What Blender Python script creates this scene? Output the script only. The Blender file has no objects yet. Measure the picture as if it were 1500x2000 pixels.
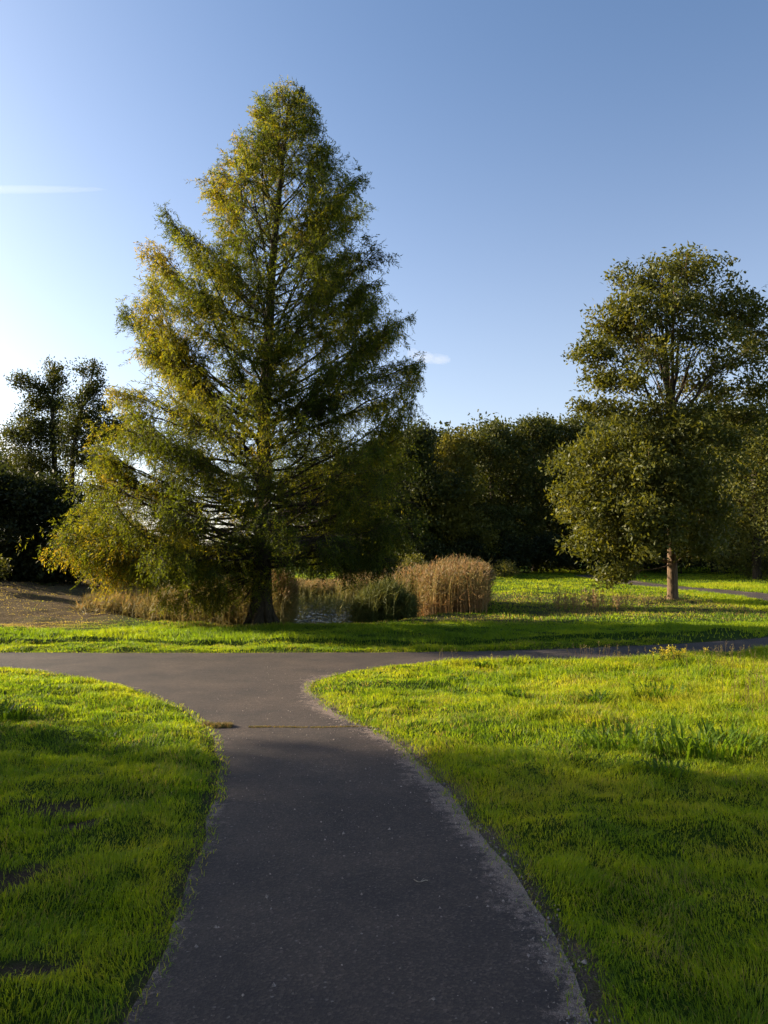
import bpy, math
import numpy as np
from mathutils import Vector
from mathutils.geometry import delaunay_2d_cdt

# ------------------------------------------------------------------ camera, sky, sun, exposure
scene = bpy.context.scene
COL = scene.collection
FPX, EYE = 1502.0, 1.6
PITCH = math.atan(100 / FPX)
cam_d = bpy.data.cameras.new('camera')
cam_d.sensor_fit = 'VERTICAL'; cam_d.sensor_height = 24.0; cam_d.lens = 24.0 * FPX / 2000
cam_d.clip_start = 0.05; cam_d.clip_end = 20000
cam = bpy.data.objects.new('camera', cam_d); COL.objects.link(cam)
cam.location = (0, 0, EYE); cam.rotation_euler = (math.radians(90) + PITCH, 0, 0)
scene.camera = cam

SUN_EL, SUN_AZ = math.radians(19.5), math.radians(-69.0)       # azimuth from +Y, negative = to the left
sun_dir = Vector((math.sin(SUN_AZ) * math.cos(SUN_EL), math.cos(SUN_AZ) * math.cos(SUN_EL), math.sin(SUN_EL)))
w = bpy.data.worlds.new('World'); scene.world = w; w.use_nodes = True
wn = w.node_tree; bg = wn.nodes['Background']
sky = wn.nodes.new('ShaderNodeTexSky'); sky.sky_type = 'NISHITA'; sky.sun_disc = False
sky.sun_elevation = SUN_EL; sky.sun_rotation = SUN_AZ
sky.air_density = 1.0; sky.dust_density = 2.4; sky.ozone_density = 3.8
wn.links.new(sky.outputs[0], bg.inputs[0]); bg.inputs[1].default_value = 0.083
# pale evening haze that whitens the sky towards the horizon
tcw = wn.nodes.new('ShaderNodeTexCoord'); sxyz = wn.nodes.new('ShaderNodeSeparateXYZ'); wn.links.new(tcw.outputs['Generated'], sxyz.inputs[0])
mr = wn.nodes.new('ShaderNodeMapRange'); mr.inputs['From Min'].default_value = 0.0; mr.inputs['From Max'].default_value = .68; mr.inputs['To Min'].default_value = 1; mr.inputs['To Max'].default_value = 0
wn.links.new(sxyz.outputs['Z'], mr.inputs['Value'])
pw = wn.nodes.new('ShaderNodeMath'); pw.operation = 'POWER'; pw.inputs[1].default_value = 2.0; wn.links.new(mr.outputs[0], pw.inputs[0])
bg2 = wn.nodes.new('ShaderNodeBackground'); bg2.inputs[0].default_value = (.95, .80, .66, 1)
pm = wn.nodes.new('ShaderNodeMath'); pm.operation = 'MULTIPLY'; pm.inputs[1].default_value = .20; wn.links.new(pw.outputs[0], pm.inputs[0]); wn.links.new(pm.outputs[0], bg2.inputs[1])
ads = wn.nodes.new('ShaderNodeAddShader'); wn.links.new(bg.outputs[0], ads.inputs[0]); wn.links.new(bg2.outputs[0], ads.inputs[1])
wn.links.new(ads.outputs[0], wn.nodes['World Output'].inputs['Surface'])
sd = bpy.data.lights.new('sun', 'SUN'); sd.energy = 5.0; sd.angle = math.radians(0.6); sd.color = (1.0, 0.86, 0.64)
so = bpy.data.objects.new('sun', sd); COL.objects.link(so)
so.rotation_euler = sun_dir.to_track_quat('Z', 'Y').to_euler(); so.location = (-60, 30, 40)
scene.view_settings.view_transform = 'Standard'; scene.view_settings.look = 'None'
scene.view_settings.exposure = 1.45; scene.view_settings.gamma = 1.0
cy = scene.cycles
cy.max_bounces = 5; cy.diffuse_bounces = 3; cy.glossy_bounces = 2; cy.transmission_bounces = 4
cy.transparent_max_bounces = 6; cy.volume_bounces = 1
cy.use_denoising = True; cy.use_adaptive_sampling = True; cy.adaptive_threshold = 0.02
cy.caustics_reflective = False; cy.caustics_refractive = False

# ------------------------------------------------------------------ helpers
rng = np.random.default_rng(7)
CP, SP = math.cos(PITCH), math.sin(PITCH)
def ray(px, py):
    px = np.asarray(px, float); py = np.asarray(py, float)
    a, b = (px - 750) / FPX, (1000 - py) / FPX
    return a, CP - b * SP, SP + b * CP
def P(px, py, D):
    a, f, u = ray(px, py)
    return np.array([a * D / f, D, EYE + u * D / f])
def G(px, py, z=0.0):
    a, f, u = ray(px, py); t = (z - EYE) / u
    return (float(a * t), float(f * t))

class Noise:
    def __init__(s, seed): s.g = np.random.default_rng(seed).random((256, 256))
    def __call__(s, x, y, scale=1.0, octaves=1):
        x = np.asarray(x, float) / scale; y = np.asarray(y, float) / scale
        o = 0; amp = 1; tot = 0
        for k in range(octaves):
            xi = np.floor(x).astype(int); yi = np.floor(y).astype(int)
            fx = x - xi; fy = y - yi; fx = fx * fx * (3 - 2 * fx); fy = fy * fy * (3 - 2 * fy)
            a = s.g[xi & 255, yi & 255]; b = s.g[(xi + 1) & 255, yi & 255]
            c = s.g[xi & 255, (yi + 1) & 255]; d = s.g[(xi + 1) & 255, (yi + 1) & 255]
            o = o + amp * ((a * (1 - fx) + b * fx) * (1 - fy) + (c * (1 - fx) + d * fx) * fy)
            tot += amp; amp *= .5; x = x * 2.03 + 17.3; y = y * 2.03 + 5.1
        return o / tot
N1, N2, N3, N4 = Noise(1), Noise(2), Noise(3), Noise(4)
def sst(a, b, x):
    t = np.clip((np.asarray(x, float) - a) / (b - a), 0, 1); return t * t * (3 - 2 * t)
def nrm(v): return v / np.maximum(np.linalg.norm(v, axis=-1, keepdims=True), 1e-9)

def mesh_obj(name, V, F, mat, parent=None, tint=None, smooth=False, extra=None):
    """V (n,3), F (m,k) with one face size, or a list of such arrays"""
    me = bpy.data.meshes.new(name)
    Fs = F if isinstance(F, list) else [F]
    V = np.ascontiguousarray(V, dtype=np.float32)
    me.vertices.add(len(V)); me.vertices.foreach_set('co', V.ravel())
    idx = np.concatenate([np.asarray(f).ravel() for f in Fs]).astype(np.int32)
    st = []; base = 0
    for f in Fs:
        k = f.shape[1]; st.append(base + np.arange(len(f)) * k); base += f.size
    st = np.concatenate(st).astype(np.int32)
    me.loops.add(len(idx)); me.loops.foreach_set('vertex_index', idx)
    me.polygons.add(len(st)); me.polygons.foreach_set('loop_start', st)
    me.update(calc_edges=True)
    if tint is not None:
        a = me.attributes.new('tint', 'FLOAT', 'POINT'); a.data.foreach_set('value', np.asarray(tint, np.float32))
    for k, v in (extra or {}).items():
        a = me.attributes.new(k, 'FLOAT', 'POINT'); a.data.foreach_set('value', np.asarray(v, np.float32))
    if smooth: me.polygons.foreach_set('use_smooth', np.ones(len(st), bool))
    me.materials.append(mat)
    o = bpy.data.objects.new(name, me); COL.objects.link(o)
    if parent is not None: o.parent = parent
    return o
def tag(o, label, cat, group=None, kind=None):
    o['label'] = label
    if cat: o['category'] = cat
    if group: o['group'] = group
    if kind: o['kind'] = kind
    return o
def empty(name, loc):
    o = bpy.data.objects.new(name, None); COL.objects.link(o); o.location = tuple(float(c) for c in loc); o.empty_display_size = .3
    return o

class Tubes:
    def __init__(s): s.V = []; s.F = []; s.n = 0
    def add(s, pts, rad, k=6):
        pts = np.asarray(pts, float); rad = np.asarray(rad, float); m = len(pts)
        t = nrm(np.gradient(pts, axis=0))
        ref = np.where(np.abs(t[:, 2:3]) > .9, np.array([[1., 0, 0]]), np.array([[0., 0, 1]]))
        u = nrm(np.cross(t, ref)); v = np.cross(t, u)
        a = np.arange(k) * 2 * np.pi / k
        ring = pts[:, None] + rad[:, None, None] * (np.cos(a)[None, :, None] * u[:, None] + np.sin(a)[None, :, None] * v[:, None])
        s.V.append(ring.reshape(-1, 3))
        i = np.arange(m - 1)[:, None] * k; j = np.arange(k)[None]; j2 = (j + 1) % k
        s.F.append((np.stack([i + j, i + j2, i + k + j2, i + k + j], -1).reshape(-1, 4)) + s.n); s.n += m * k
    def segs(s, A, B, ra, rb, k=3):
        A = np.asarray(A, float); B = np.asarray(B, float); n = len(A)
        if n == 0: return
        ra = np.broadcast_to(ra, (n,)); rb = np.broadcast_to(rb, (n,))
        t = nrm(B - A); ref = np.where(np.abs(t[:, 2:3]) > .9, np.array([[1., 0, 0]]), np.array([[0., 0, 1]]))
        u = nrm(np.cross(t, ref)); v = np.cross(t, u); a = np.arange(k) * 2 * np.pi / k
        d = np.cos(a)[None, :, None] * u[:, None] + np.sin(a)[None, :, None] * v[:, None]
        ring = np.concatenate([A[:, None] + ra[:, None, None] * d, B[:, None] + rb[:, None, None] * d], 1)
        s.V.append(ring.reshape(-1, 3))
        i = np.arange(n)[:, None] * 2 * k; j = np.arange(k)[None]; j2 = (j + 1) % k
        s.F.append(np.stack([i + j, i + j2, i + k + j2, i + k + j], -1).reshape(-1, 4) + s.n); s.n += n * 2 * k
    def build(s, name, mat, parent=None, off=(0, 0, 0)):
        return mesh_obj(name, np.concatenate(s.V) - np.asarray(off, float), np.concatenate(s.F), mat, parent, smooth=True)

def leaf_arrays(C, d, nvec, L, W, tint, mid=.45):
    """one rhombic leaf per centre: base C, direction d, surface normal about nvec"""
    n = len(C); d = nrm(d); s = nrm(np.cross(d, nvec))
    L = np.broadcast_to(L, (n,))[:, None]; W = np.broadcast_to(W, (n,))[:, None]
    nn = nrm(np.cross(s, d))
    V = np.stack([C, C + d * L * mid + s * W / 2 + nn * L * .04, C + d * L, C + d * L * mid - s * W / 2 + nn * L * .04], 1).reshape(-1, 3)
    F = np.arange(n * 4).reshape(n, 4)
    return V, F, np.repeat(np.broadcast_to(tint, (n,)), 4)

# ------------------------------------------------------------------ materials
def new_mat(name):
    m = bpy.data.materials.new(name); m.use_nodes = True; nt = m.node_tree; nt.nodes.clear()
    return m, nt, nt.nodes.new('ShaderNodeOutputMaterial')
def ramp(nt, stops, fac):
    r = nt.nodes.new('ShaderNodeValToRGB'); e = r.color_ramp.elements
    while len(e) < len(stops): e.new(.5)
    for el, (p, c) in zip(e, stops): el.position = p; el.color = (*c, 1)
    nt.links.new(fac, r.inputs[0]); return r.outputs[0]
def leaf_mat(name, stops, trans=.45, tboost=(1.5, 1.5, .6), rough=.45, spec=.35):
    m, nt, out = new_mat(name); L = nt.links.new
    at = nt.nodes.new('ShaderNodeAttribute'); at.attribute_name = 'tint'
    c = ramp(nt, stops, at.outputs['Fac'])
    pb = nt.nodes.new('ShaderNodeBsdfPrincipled'); L(c, pb.inputs['Base Color'])
    pb.inputs['Roughness'].default_value = rough; pb.inputs['Specular IOR Level'].default_value = spec
    tb = nt.nodes.new('ShaderNodeBsdfTranslucent')
    mx = nt.nodes.new('ShaderNodeMix'); mx.data_type = 'RGBA'; mx.blend_type = 'MULTIPLY'; mx.inputs[0].default_value = 1
    L(c, mx.inputs[6]); mx.inputs[7].default_value = (*tboost, 1); L(mx.outputs[2], tb.inputs[0])
    ms = nt.nodes.new('ShaderNodeMixShader'); ms.inputs[0].default_value = trans
    L(pb.outputs[0], ms.inputs[1]); L(tb.outputs[0], ms.inputs[2]); L(ms.outputs[0], out.inputs[0])
    return m
def noise_node(nt, scale, detail=4, rough=.6, vec=None):
    n = nt.nodes.new('ShaderNodeTexNoise'); n.inputs['Scale'].default_value = scale
    n.inputs['Detail'].default_value = detail; n.inputs['Roughness'].default_value = rough
    if vec is not None: nt.links.new(vec, n.inputs['Vector'])
    return n
def mixc(nt, a, b, f, mode='MIX'):
    m = nt.nodes.new('ShaderNodeMix'); m.data_type = 'RGBA'; m.blend_type = mode
    for s, v in ((6, a), (7, b)):
        if isinstance(v, tuple): m.inputs[s].default_value = (*v, 1)
        else: nt.links.new(v, m.inputs[s])
    if isinstance(f, float): m.inputs[0].default_value = f
    else: nt.links.new(f, m.inputs[0])
    return m.outputs[2]
def math_n(nt, op, a, b=None, clamp=False):
    m = nt.nodes.new('ShaderNodeMath'); m.operation = op; m.use_clamp = clamp
    for i, v in enumerate((a, b)):
        if v is None: continue
        if isinstance(v, (int, float)): m.inputs[i].default_value = v
        else: nt.links.new(v, m.inputs[i])
    return m.outputs[0]

M_grass = leaf_mat('grass_blades', [(0, (.045, .090, .010)), (.35, (.135, .225, .012)), (.6, (.275, .340, .013)), (.8, (.36, .35, .03)), (1, (.26, .20, .085))], .55, (1.5, 1.35, .6), .55, .2)
M_redwood = leaf_mat('redwood_foliage', [(0, (.030, .046, .009)), (.4, (.085, .118, .014)), (.7, (.170, .180, .020)), (1, (.27, .205, .030))], .55, (1.7, 1.4, .4), .6, .15)
M_ash = leaf_mat('ash_leaves', [(0, (.034, .042, .011)), (.5, (.085, .095, .020)), (1, (.16, .145, .030))], .42, (1.6, 1.4, .4), .5, .2)
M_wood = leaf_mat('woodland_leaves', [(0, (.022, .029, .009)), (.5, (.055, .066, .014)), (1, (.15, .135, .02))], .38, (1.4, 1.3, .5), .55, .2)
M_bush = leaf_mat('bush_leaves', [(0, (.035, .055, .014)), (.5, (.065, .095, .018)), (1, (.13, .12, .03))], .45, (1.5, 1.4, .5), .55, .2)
M_reed = leaf_mat('reed_stems', [(0, (.060, .080, .018)), (.35, (.15, .15, .040)), (.6, (.24, .19, .070)), (.8, (.30, .175, .075)), (1, (.30, .23, .13))], .35, (1.3, 1.1, .8), .6, .15)
M_flower = leaf_mat('yellow_flowers', [(0, (.06, .09, .02)), (.5, (.36, .30, .03)), (1, (.58, .47, .05))], .4, (1.2, 1.1, .6), .6, .1)

def bark_mat(name, c1, c2, scale=6):
    m, nt, out = new_mat(name); L = nt.links.new
    tc = nt.nodes.new('ShaderNodeTexCoord'); mp = nt.nodes.new('ShaderNodeMapping'); mp.inputs['Scale'].default_value = (1, 1, .22)
    L(tc.outputs['Object'], mp.inputs[0])
    n = noise_node(nt, scale * 3, 6, .7, mp.outputs[0]); n2 = noise_node(nt, .9, 2, .5, tc.outputs['Object'])
    c = ramp(nt, [(.35, c1), (.65, c2)], n.outputs[0]); c = mixc(nt, c, (.04, .045, .02), math_n(nt, 'MULTIPLY', n2.outputs[0], .4))
    pb = nt.nodes.new('ShaderNodeBsdfPrincipled'); L(c, pb.inputs['Base Color']); pb.inputs['Roughness'].default_value = .9
    pb.inputs['Specular IOR Level'].default_value = .1
    b = nt.nodes.new('ShaderNodeBump'); b.inputs['Strength'].default_value = .9; b.inputs['Distance'].default_value = .03
    L(n.outputs[0], b.inputs['Height']); L(b.outputs[0], pb.inputs['Normal']); L(pb.outputs[0], out.inputs[0])
    return m
M_bark = bark_mat('dark_bark', (.022, .016, .011), (.07, .05, .035))
M_barkash = bark_mat('grey_brown_bark', (.075, .046, .028), (.23, .145, .088), 5)

def ground_mat():
    m, nt, out = new_mat('soil_and_thatch'); L = nt.links.new
    tc = nt.nodes.new('ShaderNodeTexCoord'); co = tc.outputs['Object']
    at = nt.nodes.new('ShaderNodeAttribute'); at.attribute_name = 'dry'
    ab = nt.nodes.new('ShaderNodeAttribute'); ab.attribute_name = 'bare'
    asn = nt.nodes.new('ShaderNodeAttribute'); asn.attribute_name = 'sandy'
    n = noise_node(nt, 22, 6, .75, co); n2 = noise_node(nt, 1.3, 4, .6, co); n3 = noise_node(nt, 140, 3, .7, co)
    g = ramp(nt, [(.3, (.010, .022, .004)), (.5, (.035, .070, .008)), (.72, (.085, .125, .012))], n.outputs[0])
    g2 = ramp(nt, [(.3, (.03, .060, .006)), (.7, (.075, .11, .012))], n2.outputs[0])
    g = mixc(nt, g, g2, .35)
    s = ramp(nt, [(.3, (.06, .040, .022)), (.7, (.19, .135, .07))], n.outputs[0])
    b = ramp(nt, [(.3, (.030, .021, .014)), (.7, (.12, .085, .058))], n3.outputs[0])
    c = mixc(nt, g, s, at.outputs['Fac']); c = mixc(nt, c, b, ab.outputs['Fac']); c = mixc(nt, c, ramp(nt, [(.3, (.07, .05, .035)), (.7, (.26, .20, .155))], n3.outputs[0]), asn.outputs['Fac'])
    pb = nt.nodes.new('ShaderNodeBsdfPrincipled'); L(c, pb.inputs['Base Color']); pb.inputs['Roughness'].default_value = .95
    pb.inputs['Specular IOR Level'].default_value = .05
    bp = nt.nodes.new('ShaderNodeBump'); bp.inputs['Strength'].default_value = 1; bp.inputs['Distance'].default_value = .04
    L(math_n(nt, 'ADD', n.outputs[0], n3.outputs[0]), bp.inputs['Height']); L(bp.outputs[0], pb.inputs['Normal']); L(pb.outputs[0], out.inputs[0])
    return m
def asphalt_mat():
    m, nt, out = new_mat('worn_asphalt'); L = nt.links.new
    tc = nt.nodes.new('ShaderNodeTexCoord'); co = tc.outputs['Object']
    at = nt.nodes.new('ShaderNodeAttribute'); at.attribute_name = 'dust'
    v = nt.nodes.new('ShaderNodeTexVoronoi'); v.inputs['Scale'].default_value = 95; L(co, v.inputs['Vector'])
    fine = noise_node(nt, 260, 3, .8, co); mid = noise_node(nt, 11, 6, .8, co); big = noise_node(nt, 1.1, 5, .65, co); big2 = noise_node(nt, .45, 2, .5, co)
    stone = ramp(nt, [(0, (.024, .019, .016)), (.55, (.050, .038, .031)), (.8, (.088, .067, .053)), (.93, (.15, .12, .095)), (1, (.34, .32, .29))], v.outputs['Color'])
    c = mixc(nt, stone, ramp(nt, [(.35, (.020, .016, .015)), (.7, (.110, .082, .062))], fine.outputs[0]), .45)
    c = mixc(nt, c, ramp(nt, [(.32, (.52, .50, .54)), (.68, (1.45, 1.32, 1.18))], big.outputs[0]), .8, 'MULTIPLY')
    c = mixc(nt, c, ramp(nt, [(.3, (.8, .8, .84)), (.7, (1.2, 1.15, 1.1))], mid.outputs[0]), .6, 'MULTIPLY')
    # worn dusty edges, cut up by noise
    d = math_n(nt, 'ADD', at.outputs['Fac'], math_n(nt, 'MULTIPLY', math_n(nt, 'SUBTRACT', mid.outputs[0], .5), 2.4))
    d = math_n(nt, 'ADD', d, math_n(nt, 'MULTIPLY', math_n(nt, 'SUBTRACT', fine.outputs[0], .5), 1.0))
    d = math_n(nt, 'ADD', d, math_n(nt, 'MULTIPLY', math_n(nt, 'SUBTRACT', big.outputs[0], .5), 1.6)); d = math_n(nt, 'MULTIPLY', math_n(nt, 'SUBTRACT', d, .50), 2.4, True)
    dust = ramp(nt, [(.36, (.045, .032, .024)), (.5, (.25, .175, .13)), (.66, (.55, .40, .31))], fine.outputs[0])
    c = mixc(nt, c, dust, math_n(nt, 'MULTIPLY', d, .8))
    pb = nt.nodes.new('ShaderNodeBsdfPrincipled'); L(c, pb.inputs['Base Color'])
    pb.inputs['Roughness'].default_value = .82; pb.inputs['Specular IOR Level'].default_value = .3
    bp = nt.nodes.new('ShaderNodeBump'); bp.inputs['Strength'].default_value = .55; bp.inputs['Distance'].default_value = .006
    h = math_n(nt, 'ADD', v.outputs['Distance'], math_n(nt, 'MULTIPLY', fine.outputs[0], .8)); L(h, bp.inputs['Height'])
    bp2 = nt.nodes.new('ShaderNodeBump'); bp2.inputs['Strength'].default_value = .35; bp2.inputs['Distance'].default_value = .02
    L(mid.outputs[0], bp2.inputs['Height']); L(bp.outputs[0], bp2.inputs['Normal'])
    L(bp2.outputs[0], pb.inputs['Normal']); L(pb.outputs[0], out.inputs[0])
    return m
def water_mat():
    m, nt, out = new_mat('pond_water'); L = nt.links.new
    tc = nt.nodes.new('ShaderNodeTexCoord'); mp = nt.nodes.new('ShaderNodeMapping'); mp.inputs['Scale'].default_value = (1, .55, 1)
    L(tc.outputs['Object'], mp.inputs[0]); n = noise_node(nt, 1.6, 3, .6, mp.outputs[0])
    pb = nt.nodes.new('ShaderNodeBsdfPrincipled'); pb.inputs['Base Color'].default_value = (.02, .024, .018, 1)
    pb.inputs['Roughness'].default_value = .05; pb.inputs['IOR'].default_value = 1.33
    b = nt.nodes.new('ShaderNodeBump'); b.inputs['Strength'].default_value = 1; b.inputs['Distance'].default_value = 1.3
    L(n.outputs[0], b.inputs['Height']); L(b.outputs[0], pb.inputs['Normal']); L(pb.outputs[0], out.inputs[0]); return m
def plain_mat(name, c1, c2, scale, rough=.9):
    m, nt, out = new_mat(name); L = nt.links.new
    tc = nt.nodes.new('ShaderNodeTexCoord'); n = noise_node(nt, scale, 4, .6, tc.outputs['Object'])
    c = ramp(nt, [(.3, c1), (.7, c2)], n.outputs[0]); pb = nt.nodes.new('ShaderNodeBsdfPrincipled')
    L(c, pb.inputs['Base Color']); pb.inputs['Roughness'].default_value = rough; L(pb.outputs[0], out.inputs[0]); return m
M_ground, M_asphalt, M_water = ground_mat(), asphalt_mat(), water_mat()

# ------------------------------------------------------------------ path outline (world metres, z = 0 near the camera)
def smooth_poly(pts, step):
    pts = np.asarray(pts, float); out = []
    ext = np.vstack([2 * pts[0] - pts[1], pts, 2 * pts[-1] - pts[-2]])
    for i in range(1, len(ext) - 2):
        p0, p1, p2, p3 = ext[i - 1:i + 3]; n = max(1, int(np.linalg.norm(p2 - p1) / step))
        for t in np.arange(n) / n:
            out.append(.5 * ((2 * p1) + (-p0 + p2) * t + (2 * p0 - 5 * p1 + 4 * p2 - p3) * t * t + (-p0 + 3 * p1 - 3 * p2 + p3) * t ** 3))
    out.append(pts[-1]); return np.array(out)
far_edge = [(-60, 14.6), (-30, 14.0), (-14, 13.75), G(0, 1275), G(400, 1276), G(800, 1274), G(1127, 1267), G(1500, 1246), (12.0, 20.2), (14.4, 25.5), (14.9, 31.5), (14.1, 36), (13.2, 40), (12.8, 46), (13.2, 54)]
far_back = [(15.0, 54), (14.6, 46), (15.0, 40.5), (16.2, 36.5), (17.2, 31.5), (16.7, 24.6), (14.0, 19.0), (10.9, 15.9), (7.6, 14.1), (3.3, 12.75), G(900, 1293), G(780, 1300), G(690, 1311), G(630, 1327), G(607, 1347), G(640, 1380), G(700, 1415), G(765, 1448), G(830, 1500), G(890, 1560), G(945, 1630), G(1005, 1705), G(1065, 1800), G(1110, 1890), G(1165, 2000), (.78, 1.2), (.8, -2), (.8, -9)]
left_edge = [(-.85, -9), (-.85, -2), (-.88, 1.2), G(245, 2000), G(325, 1850), G(372, 1700), G(408, 1600), G(425, 1500), G(418, 1450), G(392, 1412), G(350, 1385), G(270, 1352), G(190, 1331), G(100, 1315), G(0, 1307), (-9, 11.55), (-14, 11.5), (-30, 11.7), (-60, 12.3)]
A = smooth_poly(far_edge, .35); B = smooth_poly(far_back, .15); C_ = smooth_poly(left_edge, .15)
def wob(p, k):
    q = p.copy(); q[1:-1, 0] += (N1(p[1:-1, 0] + k, p[1:-1, 1], .45, 3) - .5) * .10; q[1:-1, 1] += (N2(p[1:-1, 0] + k, p[1:-1, 1], .45, 3) - .5) * .10; return q
A, B, C_ = wob(A, 3), wob(B, 9), wob(C_, 20)
POLY = np.vstack([A, B, C_]); nA, nB = len(A), len(B)
SEG_A, SEG_B = POLY, np.roll(POLY, -1, 0)
def path_dist(x, y):
    """signed distance to the path edge: positive on the grass, and the side of the nearest edge"""
    x = np.asarray(x, float).ravel(); y = np.asarray(y, float).ravel(); out = np.empty(len(x)); near = np.zeros(len(x), int)
    for i in range(0, len(x), 20000):
        px, py = x[i:i + 20000, None], y[i:i + 20000, None]
        ax, ay = SEG_A[None, :, 0], SEG_A[None, :, 1]; bx, by = SEG_B[None, :, 0], SEG_B[None, :, 1]
        dx, dy = bx - ax, by - ay
        t = np.clip(((px - ax) * dx + (py - ay) * dy) / (dx * dx + dy * dy + 1e-12), 0, 1)
        d2 = (px - ax - t * dx) ** 2 + (py - ay - t * dy) ** 2
        ins = (((ay > py) != (by > py)) & (px < dx * (py - ay) / (dy + 1e-12 * (dy == 0)) + ax)).sum(1) % 2 == 1
        near[i:i + 20000] = d2.argmin(1)
        d = np.sqrt(d2.min(1)); out[i:i + 20000] = np.where(ins, -d, d)
    return out, near

path_exact = path_dist
def _field(x0, x1, y0, y1, st):
    gx_ = np.arange(x0, x1 + st, st); gy_ = np.arange(y0, y1 + st, st); A_, B_ = np.meshgrid(gx_, gy_, indexing='ij')
    return (x0, y0, st, path_exact(A_, B_)[0].reshape(A_.shape))
_FN = _field(-10, 14, -1, 22, .07); _FF = _field(-70, 70, -70, 90, .9)
def _look(f, x, y):
    x0, y0, st, g = f; u = np.clip((x - x0) / st, 0, g.shape[0] - 1.001); v = np.clip((y - y0) / st, 0, g.shape[1] - 1.001)
    i = u.astype(int); j = v.astype(int); a = u - i; b = v - j
    return (g[i, j] * (1 - a) + g[i + 1, j] * a) * (1 - b) + (g[i, j + 1] * (1 - a) + g[i + 1, j + 1] * a) * b
def path_dist(x, y):
    x = np.asarray(x, float).ravel(); y = np.asarray(y, float).ravel()
    near = (x > -10) & (x < 14) & (y > -1) & (y < 22)
    return np.where(near, _look(_FN, x, y), _look(_FF, x, y)), None

# ------------------------------------------------------------------ terrain
POND = (-3.2, 34.0, 5.6, 10.6); WATER_Z = -.50
def base_z(x, y):
    x = np.asarray(x, float); y = np.asarray(y, float)
    z = .026 * np.maximum(y - 24, 0) * sst(24, 34, y)
    z = np.minimum(z, 1.15 + .002 * np.maximum(y - 70, 0))
    z = z + .75 * sst(-6.5, -15, x) * sst(18.5, 28, y)
    return z
def pond_r(x, y):
    r = np.sqrt(((x - POND[0]) / POND[2]) ** 2 + ((y - POND[1]) / POND[3]) ** 2)
    return r + (N3(x, y, 3.0, 2) - .5) * .18
def lump(x, y):
    z = (N1(x, y, 1.7, 3) - .5) * .11 + (N2(x, y, .40, 3) - .5) * .12
    z = z + .16 * sst(-2.2, -5.5, x) * sst(3, 6, y) * sst(11.5, 9, y) + .09 * sst(1.5, 6, x) * sst(13.5, 9, y)
    isl = island(x, y)
    z = z + isl * (.09 * sst(19.5, 16.0, y) + (N3(x, y, 2.3, 2) - .5) * .12)
    return z + .03
def island(x, y):
    x = np.asarray(x, float); y = np.asarray(y, float)
    edge = np.interp(x, [-60, -10, 1, 4, 8, 10.5, 12.3, 12.8], [15.6, 15.25, 15.1, 15.7, 17.9, 20.4, 24.5, 31])
    return sst(-.08, .10, y - edge + (N4(x, y, 1.2, 2) - .5) * .3) * (x < 12.9)
def ground_z(x, y, pd=None):
    x = np.asarray(x, float); y = np.asarray(y, float)
    if pd is None: pd = path_dist(x, y)[0].reshape(x.shape)
    z = base_z(x, y)
    k = sst(-.04, .30, pd)
    z = z - (.006 + .05 * sst(-.08, -.28, pd)) * (1 - k) + k * lump(x, y)
    pr = pond_r(x, y)
    dip = sst(1.35, .92, pr)
    return z * (1 - dip) + (-1.0) * dip
def grid_lines(lo, f0, f1, hi, fine, grow):
    a = list(np.arange(f0, f1 + 1e-6, fine)); s = fine; x = f1; up = []
    while x < hi: s *= grow; x += s; up.append(x)
    s = fine; x = f0; dn = []
    while x > lo: s *= grow; x -= s; dn.append(x)
    return np.array(dn[::-1] + a + up)
gx = grid_lines(-900, -9, 11, 900, .09, 1.07); gy = grid_lines(-60, 1.5, 18.5, 1500, .09, 1.035)
X, Y = np.meshgrid(gx, gy, indexing='ij')
PD = path_dist(X, Y)[0].reshape(X.shape)
Z = ground_z(X, Y, PD)
def dryness(x, y):
    b = sst(-6.0, -9, x) * sst(17.0, 18.6, y) * sst(40, 34, y)                       # dry bank on the left
    d = sst(.9, .2, np.abs((y - 21.8 - .12 * (x - 2)) / 3.0)) * sst(.3, 1.5, x) * sst(6, 3, x)
    e = island(x, y) * sst(3, 5, x) * sst(20.5, 23.5, y) * sst(35, 31, y) * (.05 + .75 * N2(x, y, 2.1, 3))
    f = sst(1.45, 1.2, pond_r(x, y)) * .7
    return np.clip(np.maximum.reduce([b, d * .55, e, f]) * (.55 + .9 * N4(x, y, .7, 3)), 0, 1)
BARE = []
for px, py, r in ((110, 1590, .17), (150, 1625, .10), (20, 1722, .14), (60, 1905, .10), (300, 1352, .05)):
    BARE.append((*G(px, py), r))
def bareness(x, y, pd=None):
    o = np.zeros(np.shape(x))
    for bx, by, r in BARE:
        d = np.sqrt(((x - bx) / 1.7) ** 2 + (y - by) ** 2); o = np.maximum(o, sst(r * 1.4, r * .4, d + (N1(x, y, .12, 3) - .5) * r * 1.4))
    if pd is not None: o = np.maximum(o, sst(.10, .0, pd + (N3(x, y, .3, 3) - .5) * .2))
    return o
def sandy(x, y, pd):
    s_ = sst(1.2, .2, np.abs(x - 1.2)) * 0 + ((x > -.9) & (y < 11)) * 1.0
    return sst(.16, .0, pd + (N3(x, y, .25, 3) - .5) * .3) * (.25 + .75 * s_)
nx, ny = X.shape
ii = (np.arange(nx - 1)[:, None] * ny + np.arange(ny - 1)[None]).ravel()
FQ = np.stack([ii, ii + ny, ii + ny + 1, ii + 1], 1)
o = mesh_obj('ground', np.stack([X, Y, Z], -1).reshape(-1, 3), FQ, M_ground, smooth=True,
             extra={'dry': dryness(X, Y).ravel(), 'sandy': sandy(X, Y, PD).ravel(), 'bare': np.maximum(bareness(X, Y, PD), sst(1.12, 1.0, pond_r(X, Y))).ravel()})
tag(o, 'uneven grassy ground of the park around the asphalt path', 'ground', kind='structure')

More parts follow.
